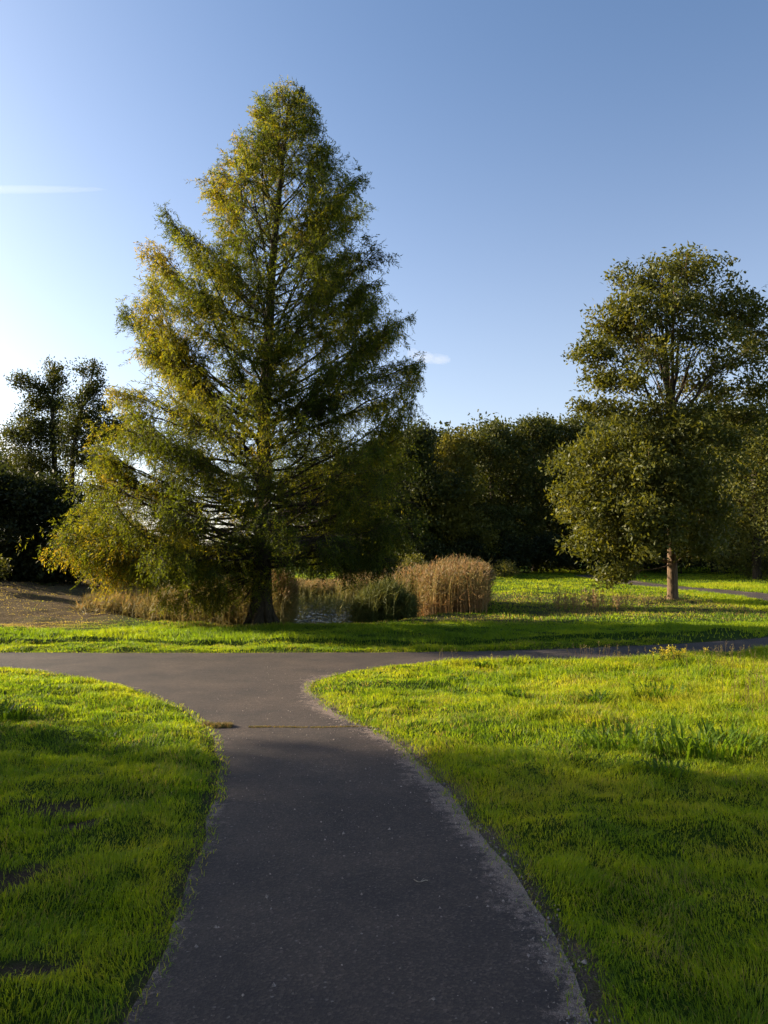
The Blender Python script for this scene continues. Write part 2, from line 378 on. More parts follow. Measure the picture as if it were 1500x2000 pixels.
# path sheet
xs = np.arange(-12, 16, .16); ys = np.arange(-2, 18, .16); gxx, gyy = np.meshgrid(xs, ys)
pts = np.stack([gxx.ravel(), gyy.ravel()], 1); pts += rng.normal(0, .02, pts.shape)
xs2 = np.arange(-58, 20, .9); ys2 = np.arange(-9, 56, .9); hx, hy = np.meshgrid(xs2, ys2)
p2 = np.stack([hx.ravel(), hy.ravel()], 1); p2 = p2[(p2[:, 0] < -12) | (p2[:, 1] > 18) | (p2[:, 1] < -2)]
pts = np.vstack([pts, p2]); pd_, _ = path_dist(pts[:, 0], pts[:, 1]); pts = pts[pd_ < -.07]
allp = np.vstack([POLY, pts]); nP = len(POLY)
res = delaunay_2d_cdt([Vector(p) for p in allp.tolist()], [(i, (i + 1) % nP) for i in range(nP)], [], 1, 1e-5)
pv = np.array([tuple(v) for v in res[0]]); pf = np.array([f for f in res[2] if len(f) == 3])
dd, nn_ = path_exact(pv[:, 0], pv[:, 1]); dd = np.abs(dd)
side = np.where((nn_ >= nA) & (nn_ < nA + nB) & (pv[:, 1] < 11.5), 1.0, .35)
wid = .07 + .27 * N2(pv[:, 0], pv[:, 1], .6, 2) * side
dust = np.clip(1 - dd / (wid * 1.6), 0, 1) * (.35 + .65 * side)
a_ = pv[pf[:, 1]] - pv[pf[:, 0]]; b_ = pv[pf[:, 2]] - pv[pf[:, 0]]
flip = (a_[:, 0] * b_[:, 1] - a_[:, 1] * b_[:, 0]) < 0; pf[flip] = pf[flip][:, ::-1]
pz = base_z(pv[:, 0], pv[:, 1]) + .004 + (N3(pv[:, 0], pv[:, 1], 1.3, 2) - .5) * .012
o = mesh_obj('path', np.column_stack([pv, pz]), pf, M_asphalt, smooth=True, extra={'dust': dust})
tag(o, 'dark asphalt footpath running ahead to a junction and curving away round the pond', 'path', kind='structure')

# pond water
a = np.linspace(0, 2 * np.pi, 97)[:-1]
V = np.vstack([[POND[0], POND[1], WATER_Z]] + [[POND[0] + 1.25 * POND[2] * math.cos(t), POND[1] + 1.25 * POND[3] * math.sin(t), WATER_Z] for t in a])
F = np.array([[0, 1 + i, 1 + (i + 1) % 96] for i in range(96)])
tag(mesh_obj('water', V, F, M_water), 'rippled grey pond water glimpsed between the redwood trunk and the reeds', 'pond', kind='structure')

# ------------------------------------------------------------------ grass
def blades(name, x, y, z, h, w_, tint, lean, mat, seg=2, az=None, parent=None):
    n = len(x); az = rng.uniform(0, 2 * np.pi, n) if az is None else az
    ld = np.stack([np.cos(az), np.sin(az), np.zeros(n)], 1)              # lean direction
    fa = rng.uniform(0, 2 * np.pi, n); sd_ = np.stack([np.cos(fa), np.sin(fa), np.zeros(n)], 1)
    b = np.stack([x, y, z - .01], 1); up = np.array([[0, 0, 1.]]); h = np.asarray(h)[:, None]; w_ = np.broadcast_to(w_, (n,))[:, None]; lean = np.asarray(lean)[:, None]
    tip = b + up * h * np.sqrt(np.clip(1 - lean ** 2 * .8, .1, 1)) + ld * h * lean
    if seg == 1:
        V = np.stack([b - sd_ * w_ / 2, b + sd_ * w_ / 2, tip], 1).reshape(-1, 3); F = np.arange(n * 3).reshape(n, 3)
        return mesh_obj(name, V, F, mat, parent, tint=np.repeat(tint, 3))
    m = b + up * h * .58 + ld * h * lean * .3
    V = np.stack([b - sd_ * w_ / 2, b + sd_ * w_ / 2, m + sd_ * w_ * .42, m - sd_ * w_ * .42, tip], 1).reshape(-1, 3)
    k = np.arange(n)[:, None] * 5
    T = np.repeat(tint, 5)
    return mesh_obj(name, V, [k + np.array([[0, 1, 2, 3]]), k + np.array([[3, 2, 4]])], mat, parent, tint=T)

def scatter(x0, x1, y0, y1, dens):
    n = int((x1 - x0) * (y1 - y0) * dens); return rng.uniform(x0, x1, n), rng.uniform(y0, y1, n)
def in_view(x, y, m=1.6): return (np.abs(x) < .5 * y + m)
def lawn_tint(x, y, n):
    t = .46 + (N1(x, y, 1.1, 3) - .5) * .52 + (N2(x, y, .22, 2) - .5) * .38 + rng.normal(0, .08, n)
    t = np.clip(t, .03, .80)
    return np.where(rng.random(n) < .03 + .20 * sst(.52, .75, N3(x, y, .55, 3)), rng.uniform(.86, 1, n), t)
def lawn_h(x, y):
    h = .026 + .042 * N2(x, y, .35, 2) * (.6 + .8 * N4(x, y, 1.6, 2))
    rough = sst(1.5, 4.5, x + .25 * y - 1.0) * sst(6.0, 8.5, y) * (y < 14.4)
    return h + rough * .11 * N3(x, y, .5, 2)
near_sets = [(1.9, 4.2, 15000, .0034), (4.2, 6.5, 9500, .0042), (6.5, 9.5, 5200, .0056), (9.5, 15.6, 2700, .0085)]
sx, sy, sw = [], [], []
for y0, y1, dn, wd in near_sets:
    x, y = scatter(-10 if y1 > 9 else -6.5, 10 if y1 > 9 else 6.5, y0, y1, dn)
    k = in_view(x, y, .9); sx.append(x[k]); sy.append(y[k]); sw.append(np.full(k.sum(), wd))
x = np.concatenate(sx); y = np.concatenate(sy); wd = np.concatenate(sw)
pd_, _ = path_dist(x, y)
keep = (pd_ > .0 + (N3(x, y, .16, 2) - .5) * .20 + .015) & (rng.random(len(x)) > bareness(x, y) * .93) & (island(x, y) < .5)
keep &= rng.random(len(x)) < np.maximum(.25 + .75 * sst(-.02, .10, pd_ - ((x > -.9) & (y < 11)) * .04), .85 * ((x < -.6) & (y < 11)))
keep &= rng.random(len(x)) < (.30 + 1.3 * N4(x, y, .16, 2))
x, y, wd, pd_ = x[keep], y[keep], wd[keep], pd_[keep]; n = len(x)
z = ground_z(x, y, pd_)
# drifts: neighbouring blades lean the same way
azf = N1(x + 40, y, .5, 2) * 4 * np.pi
az = np.where(rng.random(n) < .6, azf + rng.normal(0, .6, n), rng.uniform(0, 2 * np.pi, n))
h = lawn_h(x, y) * rng.uniform(.5, 1.35, n) * (.6 + .4 * sst(0, .15, pd_))
left = x < 0
blades('lawn_grass', x[left], y[left], z[left], h[left], wd[left], lawn_tint(x, y, n)[left], rng.uniform(.2, .95, n)[left], M_grass, 2, az[left])
tag(bpy.data.objects['lawn_grass'], 'short tufted green lawn grass on the left of the path junction and along its far verge', 'grass', kind='stuff')
r_ = ~left
o = blades('lawn_grass', x[r_], y[r_], z[r_], h[r_], wd[r_], np.clip(lawn_tint(x, y, n) + .05, 0, 1)[r_], rng.uniform(.2, .95, n)[r_], M_grass, 2, az[r_])
tag(o, 'sunlit lawn grass on the right of the path, rougher and taller towards the back', 'grass', kind='stuff')
print('lawn blades', n)
# creeping blades and runners that break up the asphalt edge
k = rng.integers(0, nP, 60000); p = POLY[k]; p2_ = POLY[(k + 1) % nP]; t_ = rng.random(60000)[:, None]; p = p * (1 - t_) + p2_ * t_
x = p[:, 0] + rng.normal(0, .045, 60000); y = p[:, 1] + rng.normal(0, .045, 60000); kk = (y > 1.8) & (y < 14.2) & in_view(x, y, .5) & ((N4(x, y, .2, 3) > .42) | (x < -.6)); x, y = x[kk], y[kk]
pd_, _ = path_dist(x, y); kk = (pd_ > -.06 - .05 * N2(x, y, .3, 2)); x, y, pd_ = x[kk], y[kk], pd_[kk]; n = len(x)
o = blades('edge_grass', x, y, np.maximum(ground_z(x, y, pd_), .004 * (pd_ < 0)), rng.uniform(.015, .055, n), np.where(y < 5, .0036, .006), np.clip(rng.normal(.40, .14, n) + .45 * (rng.random(n) < .22), 0, 1), rng.uniform(.5, .97, n), M_grass, 2)
tag(o, 'low creeping grass fringe along the broken edges of the asphalt', 'grass', kind='stuff')

# tall grass of the ridge and the meadow inside the loop of the path
x, y = scatter(-16, 13, 15, 20.5, 900); x2, y2 = scatter(-32, 13, 20.5, 60, 105)
x = np.r_[x, x2]; y = np.r_[y, y2]; k = in_view(x, y, 2.5) & (pond_r(x, y) > 1.1); x, y = x[k], y[k]
isl = island(x, y); dr = dryness(x, y); k = (rng.random(len(x)) < isl); x, y, dr = x[k], y[k], dr[k]
pd_, _ = path_dist(x, y); k = pd_ > .1; x, y, dr, pd_ = x[k], y[k], dr[k], pd_[k]
bank = (x < -6) & (y > 17.2); k = ~bank | (rng.random(len(x)) < .8); x, y, dr, pd_, bank = x[k], y[k], dr[k], pd_[k], bank[k]
n = len(x); z = ground_z(x, y, pd_)
h = (.03 + .12 * N3(x, y, .8, 2)) * (.7 + .6 * N1(x, y, 2.5, 2)) * rng.uniform(.5, 1.3, n) * np.where(y > 17.5, .85, 1.0) * np.where(bank, .38, 1)
t = np.clip(.38 + (N1(x, y, 1.8, 3) - .5) * .5 + rng.normal(0, .07, n) + np.where(y > 26, .12, 0), .05, .72)
k = rng.random(n) < dr * 1.1; t = np.where(k, rng.uniform(.93, 1, n), t)
o = blades('tall_grass', x, y, z, h, np.where(y > 20.5, .022, .011), t, rng.uniform(.15, .85, n), M_grass, 2)
tag(o, 'long uncut grass on the low bank and meadow beyond the cross path, straw coloured round the ash', 'grass', kind='stuff')
print('tall blades', n)
# mown verge and the field behind the loop of the path
x, y = scatter(0, 60, 15, 75, 32); xm, ym = scatter(8, 22, 15, 42, 260); x = np.r_[x, xm]; y = np.r_[y, ym]
xm, ym = scatter(-20, 30, 46, 75, 45); x = np.r_[x, xm]; y = np.r_[y, ym]
k = in_view(x, y, 3) & (island(x, y) < .5); x, y = x[k], y[k]; pd_, _ = path_dist(x, y); k = pd_ > .05; x, y, pd_ = x[k], y[k], pd_[k]; n = len(x)
o = blades('field_grass', x, y, ground_z(x, y, pd_), rng.uniform(.05, .14, n), .03, np.clip(.52 + (N1(x, y, 2.5, 3) - .5) * .5 + rng.normal(0, .06, n), .1, .8), rng.uniform(.2, .8, n), M_grass, 1)
tag(o, 'short mown grass on the far verge and the field in front of the woods', 'grass', kind='stuff')

def ribbon_plant(name, px, py, n, hmin, hmax, wmin, wmax, spread, t0, label, cat, group=None, z=None, loc=None, leaning=.75):
    """a clump of arching strap leaves: one thing"""
    bx, by = G(px, py) if loc is None else loc; t0 = t0 * .55
    bz = float(ground_z(np.array([bx]), np.array([by]))[0])
    r = spread * np.sqrt(rng.random(n)); a = rng.uniform(0, 2 * np.pi, n)
    x = r * np.cos(a); y = r * np.sin(a) * .8; h = rng.uniform(hmin, hmax, n); w_ = rng.uniform(wmin, wmax, n)
    az = a + rng.normal(0, .7, n); ld = np.stack([np.cos(az), np.sin(az), 0 * az], 1)
    sdv = np.stack([-np.sin(az), np.cos(az), 0 * az], 1)
    b = np.stack([x, y, np.full(n, -.01)], 1); le = rng.uniform(.2, leaning, n)[:, None]; up = np.array([[0, 0, 1.]]); H = h[:, None]; Wd = w_[:, None]
    rows = []
    for s, wf, uz, ux in ((0, .5, 0, 0), (.35, 1, .42, .18), (.7, .8, .66, .60), (1, .03, .60, 1.15)):
        c = b + up * H * uz + ld * H * le * ux; rows += [c - sdv * Wd * wf / 2, c + sdv * Wd * wf / 2]
    V = np.stack(rows, 1).reshape(-1, 3); k = np.arange(n)[:, None] * 8
    F = np.vstack([k + np.array([[0, 1, 3, 2]]), k + np.array([[2, 3, 5, 4]]), k + np.array([[4, 5, 7, 6]])])
    o = mesh_obj(name, V, F, M_grass, tint=np.repeat(np.clip(t0 + rng.normal(0, .08, n), 0, 1), 8)); o.location = (bx, by, bz)
    return tag(o, label, cat, group)
tuf = [(940, 1306, 60, .10, .20, .10, .22, 'small dark grass tuft nearest the cross path on the right lawn'),
       (893, 1336, 50, .06, .13, .12, .22, 'low dark weed tuft left of the others on the right lawn'),
       (1003, 1378, 60, .07, .14, .12, .24, 'dark rounded weed tuft in the middle of the right lawn'),
       (1165, 1385, 70, .13, .26, .15, .30, 'tall dark green weed clump standing in the middle of the right lawn'),
       (1290, 1375, 110, .11, .22, .34, .32, 'wide straggling leafy weed patch below the yellow flowers'),
       (1378, 1478, 150, .18, .36, .42, .34, 'largest clump of long arching dock-like leaves at the right side of the lawn'),
       (1215, 1470, 90, .12, .24, .35, .28, 'medium clump of long blades just left of the largest clump'),
       (1300, 1525, 40, .08, .15, .18, .22, 'small dark clump in front of the largest clump of long leaves'),
       (85, 1368, 60, .05, .09, .2, .35, 'flat dark weed rosette on the sunny top of the left lawn'),
       (205, 1448, 60, .05, .10, .2, .28, 'low dark tuft half way down the left lawn'),
       (15, 1420, 70, .14, .28, .2, .25, 'taller tuft of pale blades at the left edge of the left lawn')]
for px, py, n, h0, h1, sp, t0, lab in tuf:
    ribbon_plant('grass_tuft', px, py, n, h0, h1, .010, .024, sp, t0, lab, 'grass tuft', 'weed and grass tufts in the lawn')
# moss and grass in the path joint
def joint(p0, p1, n, h, wdt, label, sp):
    (x0, y0), (x1, y1) = G(*p0), G(*p1); t = rng.random(n); x = x0 + (x1 - x0) * t; y = y0 + (y1 - y0) * t + rng.normal(0, sp, n) + .02 * np.sin(t * 9)
    k = N4(x, y, .12, 2) > .36 if n > 900 else np.ones(n, bool); x, y = x[k], y[k]; n = len(x)
    o = blades('joint_grass', x, y, np.full(n, .004), rng.uniform(.3, 1, n) * h, wdt, np.clip(rng.normal(.50, .22, n), 0, 1), rng.uniform(.3, 1, n), M_reed, 2)
    tag(o, label, 'grass', kind='stuff')
joint((485, 1421), (720, 1421), 2600, .028, .006, 'thin broken line of yellowed grass growing in the joint across the path', .014)
joint((396, 1417), (452, 1420), 1800, .06, .005, 'dry tuft of grass at the left end of the path joint', .035)

# dry flower stems along the far edge of the right lawn
M_stem = M_reed
def stems(name, px, py, n, spx, hh, label, heads=True, t=.9):
    bx, by = G(px, py); bz = float(ground_z(np.array([bx]), np.array([by]))[0]); T = []; Vs = []; Fs = []; Ts = []; nb = 0
    x = rng.normal(0, spx, n); y = rng.normal(0, spx * .5, n); h = rng.uniform(.55, 1, n) * hh; lx = rng.normal(0, .14, n) * h
    b = np.stack([x, y, -.02 + 0 * x], 1); tp = b + np.stack([lx, rng.normal(0, .05, n), h], 1)
    for k in range(n):
        pass
    tt = Tubes(); tt.segs(b, tp, .0028, .0015, 3); V = np.concatenate(tt.V); F = np.concatenate(tt.F); Ts = np.full(len(V), t)
    if heads:
        m = n * 12; c = np.repeat(tp, 12, 0) - np.stack([np.zeros(m), np.zeros(m), rng.uniform(0, .25, m) * np.repeat(h, 12)], 1) + rng.normal(0, .006, (m, 3))
        lv, lf, lt = leaf_arrays(c, rng.normal(0, 1, (m, 3)) + [0, 0, 1], rng.normal(0, 1, (m, 3)), .024, .007, rng.uniform(.3, .65, m))
        F = np.vstack([F, lf + len(V)]); V = np.vstack([V, lv]); Ts = np.r_[Ts, lt]
    o = mesh_obj(name, V, F, M_reed, tint=Ts); o.location = (bx, by, bz); tag(o, label, 'seed stems', 'dry seed stems on the right lawn', kind='stuff')
stems('seed_stems', 1160, 1287, 16, .22, .34, 'loose group of reddish seed stems against the cross path in front of the ash')
stems('seed_stems', 895, 1295, 5, .32, .26, 'few thin pale seed stems at the path side above the dark tufts')
stems('seed_stems', 1225, 1300, 10, .25, .34, 'thin seed stems just left of the yellow flowering weed')
stems('seed_stems', 1425, 1330, 26, .35, .48, 'tall dry stems at the right side of the lawn beyond the yellow flowers')
stems('seed_stems', 1470, 1400, 22, .25, .42, 'dry stems leaning at the right edge of the lawn above the long leaves')
# yellow flowering weed
bx, by = G(1312, 1306); bz = float(ground_z(np.array([bx]), np.array([by]))[0])
root = empty('flowering_weed', (bx, by, bz)); tag(root, 'yellow flowering weed standing up from the right lawn near the cross path', 'wild flower')
n = 22; b = np.stack([rng.normal(0, .13, n), rng.normal(0, .08, n), np.full(n, -.02)], 1); tp = b + np.stack([rng.normal(0, .05, n), rng.normal(0, .05, n), rng.uniform(.15, .30, n)], 1)
tt = Tubes(); tt.segs(b, tp, .004, .002, 4); V = np.concatenate(tt.V); F = np.concatenate(tt.F)
m = n * 10; s = rng.random(m)[:, None]; c = np.repeat(b, 10, 0) * (1 - s) + np.repeat(tp, 10, 0) * s
lv, lf, lt = leaf_arrays(c, rng.normal(0, 1, (m, 3)) + [0, 0, .5], rng.normal(0, 1, (m, 3)), .07, .018, rng.uniform(0, .15, m))
mesh_obj('stem', np.vstack([V, lv]), np.vstack([F, lf + len(V)]), M_flower, root, tint=np.r_[np.zeros(len(V)), lt])
m = n * 16; c = np.repeat(tp, 16, 0) + rng.normal(0, .022, (m, 3)); lv, lf, lt = leaf_arrays(c, rng.normal(0, 1, (m, 3)) + [0, 0, .6], rng.normal(0, 1, (m, 3)), .03, .02, rng.uniform(.6, 1, m))
mesh_obj('flowers', lv, lf, M_flower, root, tint=lt)

# grit along the worn right edge, twig on the path
n = 26000; k = rng.integers(nA, nA + nB, n); p = POLY[k]; x = p[:, 0] - rng.normal(.03, .075, n); y = p[:, 1] + rng.normal(0, .08, n); kk = (y > 1.8) & (y < 9.5)
x, y = x[kk], y[kk]; xr, yr = scatter(-2, 2.2, 2, 12, 55); pdr, _ = path_dist(xr, yr); x = np.r_[x, xr[pdr < -.05]]; y = np.r_[y, yr[pdr < -.05]]; n = len(x)
r = np.exp(rng.normal(-5.65, .50, n)); tet = np.array([[1, 0, -.3], [-.5, .87, -.3], [-.5, -.87, -.3], [0, 0, .8]])
an = rng.uniform(0, 6.28, n); ca, sa = np.cos(an), np.sin(an)
V = tet[None] * r[:, None, None] * rng.uniform(.6, 1.4, (n, 4, 1)); V = np.stack([V[..., 0] * ca[:, None] - V[..., 1] * sa[:, None], V[..., 0] * sa[:, None] + V[..., 1] * ca[:, None], V[..., 2]], -1) + np.stack([x, y, .008 + .2 * r], 1)[:, None]
F = (np.arange(n)[:, None, None] * 4 + np.array([[0, 1, 3], [1, 2, 3], [2, 0, 3]])[None]).reshape(-1, 3)
tag(mesh_obj('gravel', V.reshape(-1, 3), F, plain_mat('grit', (.035, .028, .022), (.42, .33, .26), 60)), 'loose grit and crumbs scattered on the asphalt, thickest along its right edge', 'grit', kind='stuff')
bx, by = G(822, 1724); tt = Tubes(); s = np.linspace(0, 1, 7); tt.add(np.stack([(s - .5) * .07 , -.02 * np.sin(s * 5) - s * .03, np.full(7, .012)], 1), np.full(7, .0022), 5)
tt.segs(np.array([[0.0, -.02, .012]]), np.array([[.018, .012, .014]]), .0016, .001, 4)
o = tt.build('twig', plain_mat('twig_bark', (.20, .15, .10), (.42, .34, .24), 30)); o.location = (bx, by, .004); tag(o, 'small pale twig lying on the asphalt right of the middle', 'twig')

# ------------------------------------------------------------------ trees
def leafy(name, C, per, sig, L, W, mat, t0, tsig, parent, off, upb=.4, flat=.7, hang=0.0, tfun=None):
    n = len(C) * per; c = np.repeat(C, per, 0)
    t = np.repeat(np.broadcast_to(t0, (len(C),)) + rng.normal(0, tsig, len(C)), per) + rng.normal(0, .10, n)
    sg = np.repeat(rng.uniform(.6, 1.25, len(C)) * sig, per)[:, None]
    p = c + np.clip(rng.normal(0, 1, (n, 3)), -1.7, 1.7) * sg * np.array([[1, 1, flat]])
    d = nrm(rng.normal(0, 1, (n, 3)) + np.array([[0, 0, -hang]]))
    nv = nrm(rng.normal(0, 1, (n, 3)) * .9 + np.array([[0, 0, upb]]))
    V, F, T = leaf_arrays(p, d, nv, L * rng.uniform(.6, 1.3, n), W * rng.uniform(.7, 1.3, n), np.clip(t, 0, 1))
    return mesh_obj(name, V - np.asarray(off), F, mat, parent, tint=T)

def curve(a, b, sag=0.0, n=7, wig=.0):
    s = np.linspace(0, 1, n)[:, None]; a = np.asarray(a, float); b = np.asarray(b, float)
    p = a * (1 - s) + b * s; p[:, 2] += (sag * 4 * s * (1 - s))[:, 0]
    if wig: p[1:-1] += rng.normal(0, wig, (n - 2, 3))
    return p

def broadleaf(name, base, forks, lobes, per, sig, L, W, label, cat, trunk_r, group=None, leafm=None, barkm=None, t0=.5, hollow=.5, twig=True, upb=.4, bulge=.22, limb=1.0):
    """lobes: (centre xyz, radii xyz, clumps); forks: heights on the trunk from which limbs leave"""
    base = np.asarray(base, float); root = empty(name, base); tag(root, label, cat, group)
    T = Tubes(); top = np.array(forks[-1]); pts = np.vstack([base - [0, 0, .3], base + [0, 0, .15], *[np.asarray(f) for f in forks]])
    hs = np.linspace(0, 1, len(pts)); T.add(pts, trunk_r * (1.25 - .75 * hs) * np.where(hs < .05, 1.25, 1), 10)
    CL = []
    for c, r, n in lobes:
        c = np.asarray(c, float); r = np.asarray(r, float)
        u = nrm(rng.normal(0, 1, (n, 3))); rad = rng.random(n) ** hollow
        # bumpy, broken outline
        bump = 1 + bulge * np.sin(u[:, 0] * 5.3 + c[0]) * np.cos(u[:, 1] * 4.7 + c[1]) + bulge * .8 * np.sin(u[:, 2] * 7 + c[2] * 2 + u[:, 0] * 4)
        q = c + u * r * (rad * bump)[:, None]; q = q[q[:, 2] > base[2] + .15]; CL.append(q)
        fi = min(len(forks) - 1, int(np.argmin([abs(f[2] - (c[2] - r[2] * .9)) for f in forks])))
        f = np.asarray(forks[fi], float); lr = limb * trunk_r * (.22 + .28 * min(1, r[0] / 3))
        if twig:
            pc = curve(f, c, -.15 * r[2], 7, .05 * r[0]); T.add(pc, np.linspace(lr, lr * .35, 7), 6)
            k = min(len(q), max(6, len(q) // 4)); qi = q[rng.choice(len(q), k, replace=False)]
            st = pc[rng.integers(3, 7, k)]; mid = (st + qi) / 2 + rng.normal(0, .06, (k, 3)) * r; mid[:, 2] -= .05 * r[2]
            T.segs(st, mid, lr * .30, lr * .2, 4); T.segs(mid, qi, lr * .2, .012, 3)
    C = np.concatenate(CL)
    T.build('trunk', barkm or M_bark, root, base)
    leafy('crown', C, per, sig, L, W, leafm or M_wood, t0, .12, root, base, upb)
    return root

# --- the dawn redwood
def redwood():
    D0 = 20.0; bx, by, _ = P(510, 1225, D0); bz = float(ground_z(np.array([bx]), np.array([by]))[0])
    base = np.array([bx, by, bz]); root = empty('dawn_redwood', base)
    tag(root, 'tall conical tree with feathery yellow-green foliage standing at the pond edge', 'tree')
    prof = np.array([(158, 562, 572), (200, 488, 602), (250, 458, 634), (300, 446, 652), (335, 398, 700), (375, 372, 722), (410, 318, 735), (440, 300, 762), (500, 282, 752), (545, 288, 800), (620, 245, 802),
                     (700, 225, 818), (770, 234, 828), (830, 232, 830), (860, 196, 832), (900, 172, 835), (955, 135, 850), (985, 92, 850), (1040, 78, 845), (1100, 84, 812), (1150, 175, 720)], float)
    pz = np.array([P(750, y_, D0)[2] for y_ in prof[:, 0]])[::-1]; pl = ((prof[:, 1] - 750) / FPX * D0)[::-1]; pr = ((prof[:, 2] - 750) / FPX * D0)[::-1]
    ztop = P(568, 160, D0)[2]
    def axis(z):
        xs_ = np.interp(z, [bz, P(0, 800, D0)[2], P(0, 540, D0)[2], ztop], [bx, P(517, 800, D0)[0], P(530, 540, D0)[0], P(567, 160, D0)[0]])
        return xs_
    T = Tubes(); zz = np.linspace(bz - .3, ztop - .25, 26)
    tr = np.interp(zz, [bz - .3, bz + .3, bz + 1.2, ztop], [.42, .31, .24, .015]); T.add(np.stack([axis(zz), by + .05 * np.sin(zz), zz], 1), tr, 12)
    for a in np.arange(7) * .9:                                             # buttress roots
        T.add(np.array([[bx + .15 * math.cos(a), by + .15 * math.sin(a), bz + .9], [bx + .27 * math.cos(a), by + .27 * math.sin(a), bz + .35], [bx + .5 * math.cos(a), by + .5 * math.sin(a), bz - .1]]), [.06, .10, .13], 6)
    TW = []; TD = []; TL = []; TT = []; SB = []
    nb = 200
    u = (np.arange(nb) + rng.random(nb)) / nb
    zt_all = 1.75 + (ztop - .1 - 1.75) * (u ** 1.22)
    ga = np.arange(nb) * 2.39996 + rng.normal(0, .35, nb)
    extra = [(4.7, math.pi, 1.05), (5.9, math.pi - .05, 1.04), (2.35, math.pi - .1, 1.06), (1.95, math.pi, 1.04), (2.15, math.pi + .15, 1.0), (3.0, math.pi - .1, 1.0), (3.9, math.pi + .1, 1.02), (2.6, .1, 1.0), (3.2, -.1, 1.02), (4.2, math.pi + .3, 1.0), (8.3, .1, 1.08), (9.2, 3.0, 1.08), (6.9, .0, 1.05), (2.9, -2.2, 1), (2.2, -1.2, .95)]
    items = [(z, a, rng.uniform(.70, 1.06)) for z, a in zip(zt_all, ga)] + extra
    for zt, th, kf in items:
        if math.cos(th) > .2 and zt > 4.5: kf *= .97
        cx = axis(zt); RL = cx - np.interp(zt, pz, pl); RR = np.interp(zt, pz, pr) - cx
        c_ = math.cos(th); R = (RR if c_ > 0 else RL) * c_ * c_ + (.5 * (RR + RL) * .95) * (1 - c_ * c_); R = max(R * kf * (.97 if zt > 4.5 else .87), .15)
        el = math.radians(np.interp(zt, [1.5, 3.2, 6, 10, ztop], [-3, 12, 28, 38, 56]) + rng.normal(0, 5)); ext_ = R
        zb = max(zt - R * math.tan(el), bz + 1.3 + .3 * rng.random()); cb = axis(zb)
        tip = np.array([cx + R * c_, by + R * math.sin(th), zt]); b0 = np.array([cb, by, zb])
        m = 10; s = np.linspace(0, 1, m); pcv = b0[None] * (1 - s[:, None]) + tip[None] * s[:, None]
        pcv[:, 2] += rng.normal(-.05, .05) * R * 4 * s * (1 - s) + rng.normal(0, .02, m) * R * .4 * (s > 0)
        side_ = np.array([-math.sin(th), c_, 0]); pcv += side_[None] * (rng.normal(0, .06) * R * 4 * s * (1 - s))[:, None]
        r0 = .012 + .0080 * R; T.add(pcv, np.linspace(r0, .008, m), 6)
        tb = rng.normal(.36, .16) + .24 * sst(0, 1, -c_) + .1 * sst(9, 13, zt) - .08 * sst(.2, 1, c_)  # branch tint golder left and top, duller right: painted sunlight plus autumn colour
        fs = .36                                          # where foliage starts on the branch
        ns = int(5 + R * 4.6)
        ss = fs + (1 - fs) * ((np.arange(ns) + rng.random(ns)) / ns) ** .75
        dir0 = nrm(tip - b0)
        for q, sv in enumerate(ss):
            pb_ = np.array([np.interp(sv, s, pcv[:, k]) for k in range(3)])
            sl = (.36 + .30 * R * (1.32 - sv)) * rng.uniform(.6, 1.2); sl = min(sl, 1.25)
            sg = 1 if q % 2 else -1; ang = math.radians(rng.uniform(28, 75)) * sg
            if rng.random() < .08: ang *= .2
            dd_ = dir0 * math.cos(ang) + side_ * math.sin(ang); dd_[2] += rng.normal(.05, .22); dd_ = nrm(dd_)
            e = pb_ + dd_ * sl; e[2] -= .10 * sl
            SB.append((pb_, e))
            nt_ = int(3 + sl * (12 if zt > 4 else 9)); tq = (np.arange(nt_) + rng.random(nt_)) / nt_
            p0 = pb_ + (e - pb_) * tq[:, None]
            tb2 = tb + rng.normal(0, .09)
            hang = np.interp(zt, [2, 5, 12], [1.1, .8, .5])
            td = nrm(dd_[None] * .32 + rng.normal(0, .40, (nt_, 3)) + np.array([[0, 0, -hang]]))
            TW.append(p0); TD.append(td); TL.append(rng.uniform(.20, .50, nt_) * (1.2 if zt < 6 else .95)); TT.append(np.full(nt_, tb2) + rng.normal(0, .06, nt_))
        # leader tufts, upright at the tip
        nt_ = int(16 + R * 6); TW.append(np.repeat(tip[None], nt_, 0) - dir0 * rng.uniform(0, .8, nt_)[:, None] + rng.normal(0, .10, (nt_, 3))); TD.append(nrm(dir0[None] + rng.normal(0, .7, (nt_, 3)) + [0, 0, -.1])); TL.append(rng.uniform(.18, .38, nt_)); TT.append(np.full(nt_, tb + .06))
    # low drooping shoots round the trunk, reaching down to the long grass
    for k in range(90):
        th = rng.uniform(math.pi * .6, math.pi * 1.55); rr = rng.uniform(.2, 2.6); p = np.array([bx + rr * math.cos(th), by + rr * math.sin(th) * .8, rng.uniform(.45, 2.0)])
        nt_ = 26; TW.append(p + rng.normal(0, .17, (nt_, 3))); TD.append(nrm(rng.normal(0, .5, (nt_, 3)) + [0, 0, -.9])); TL.append(rng.uniform(.2, .4, nt_)); TT.append(np.full(nt_, rng.normal(.42, .12)))
        T.segs(np.array([[bx + .25 * rr * math.cos(th), by + .2 * rr * math.sin(th), p[2] + .5]]), p[None], .012, .004, 3)
    TW = np.concatenate(TW); TD = np.concatenate(TD); TL = np.concatenate(TL); TT = np.concatenate(TT)
    tp_ = TW + TD * TL[:, None] * .8; vx = tp_[:, 0] - axis(tp_[:, 2]); vy = tp_[:, 1] - by; rr_ = np.hypot(vx, vy) + 1e-6; cc = vx / rr_
    RLp = axis(tp_[:, 2]) - np.interp(tp_[:, 2], pz, pl); RRp = np.interp(tp_[:, 2], pz, pr) - axis(tp_[:, 2])
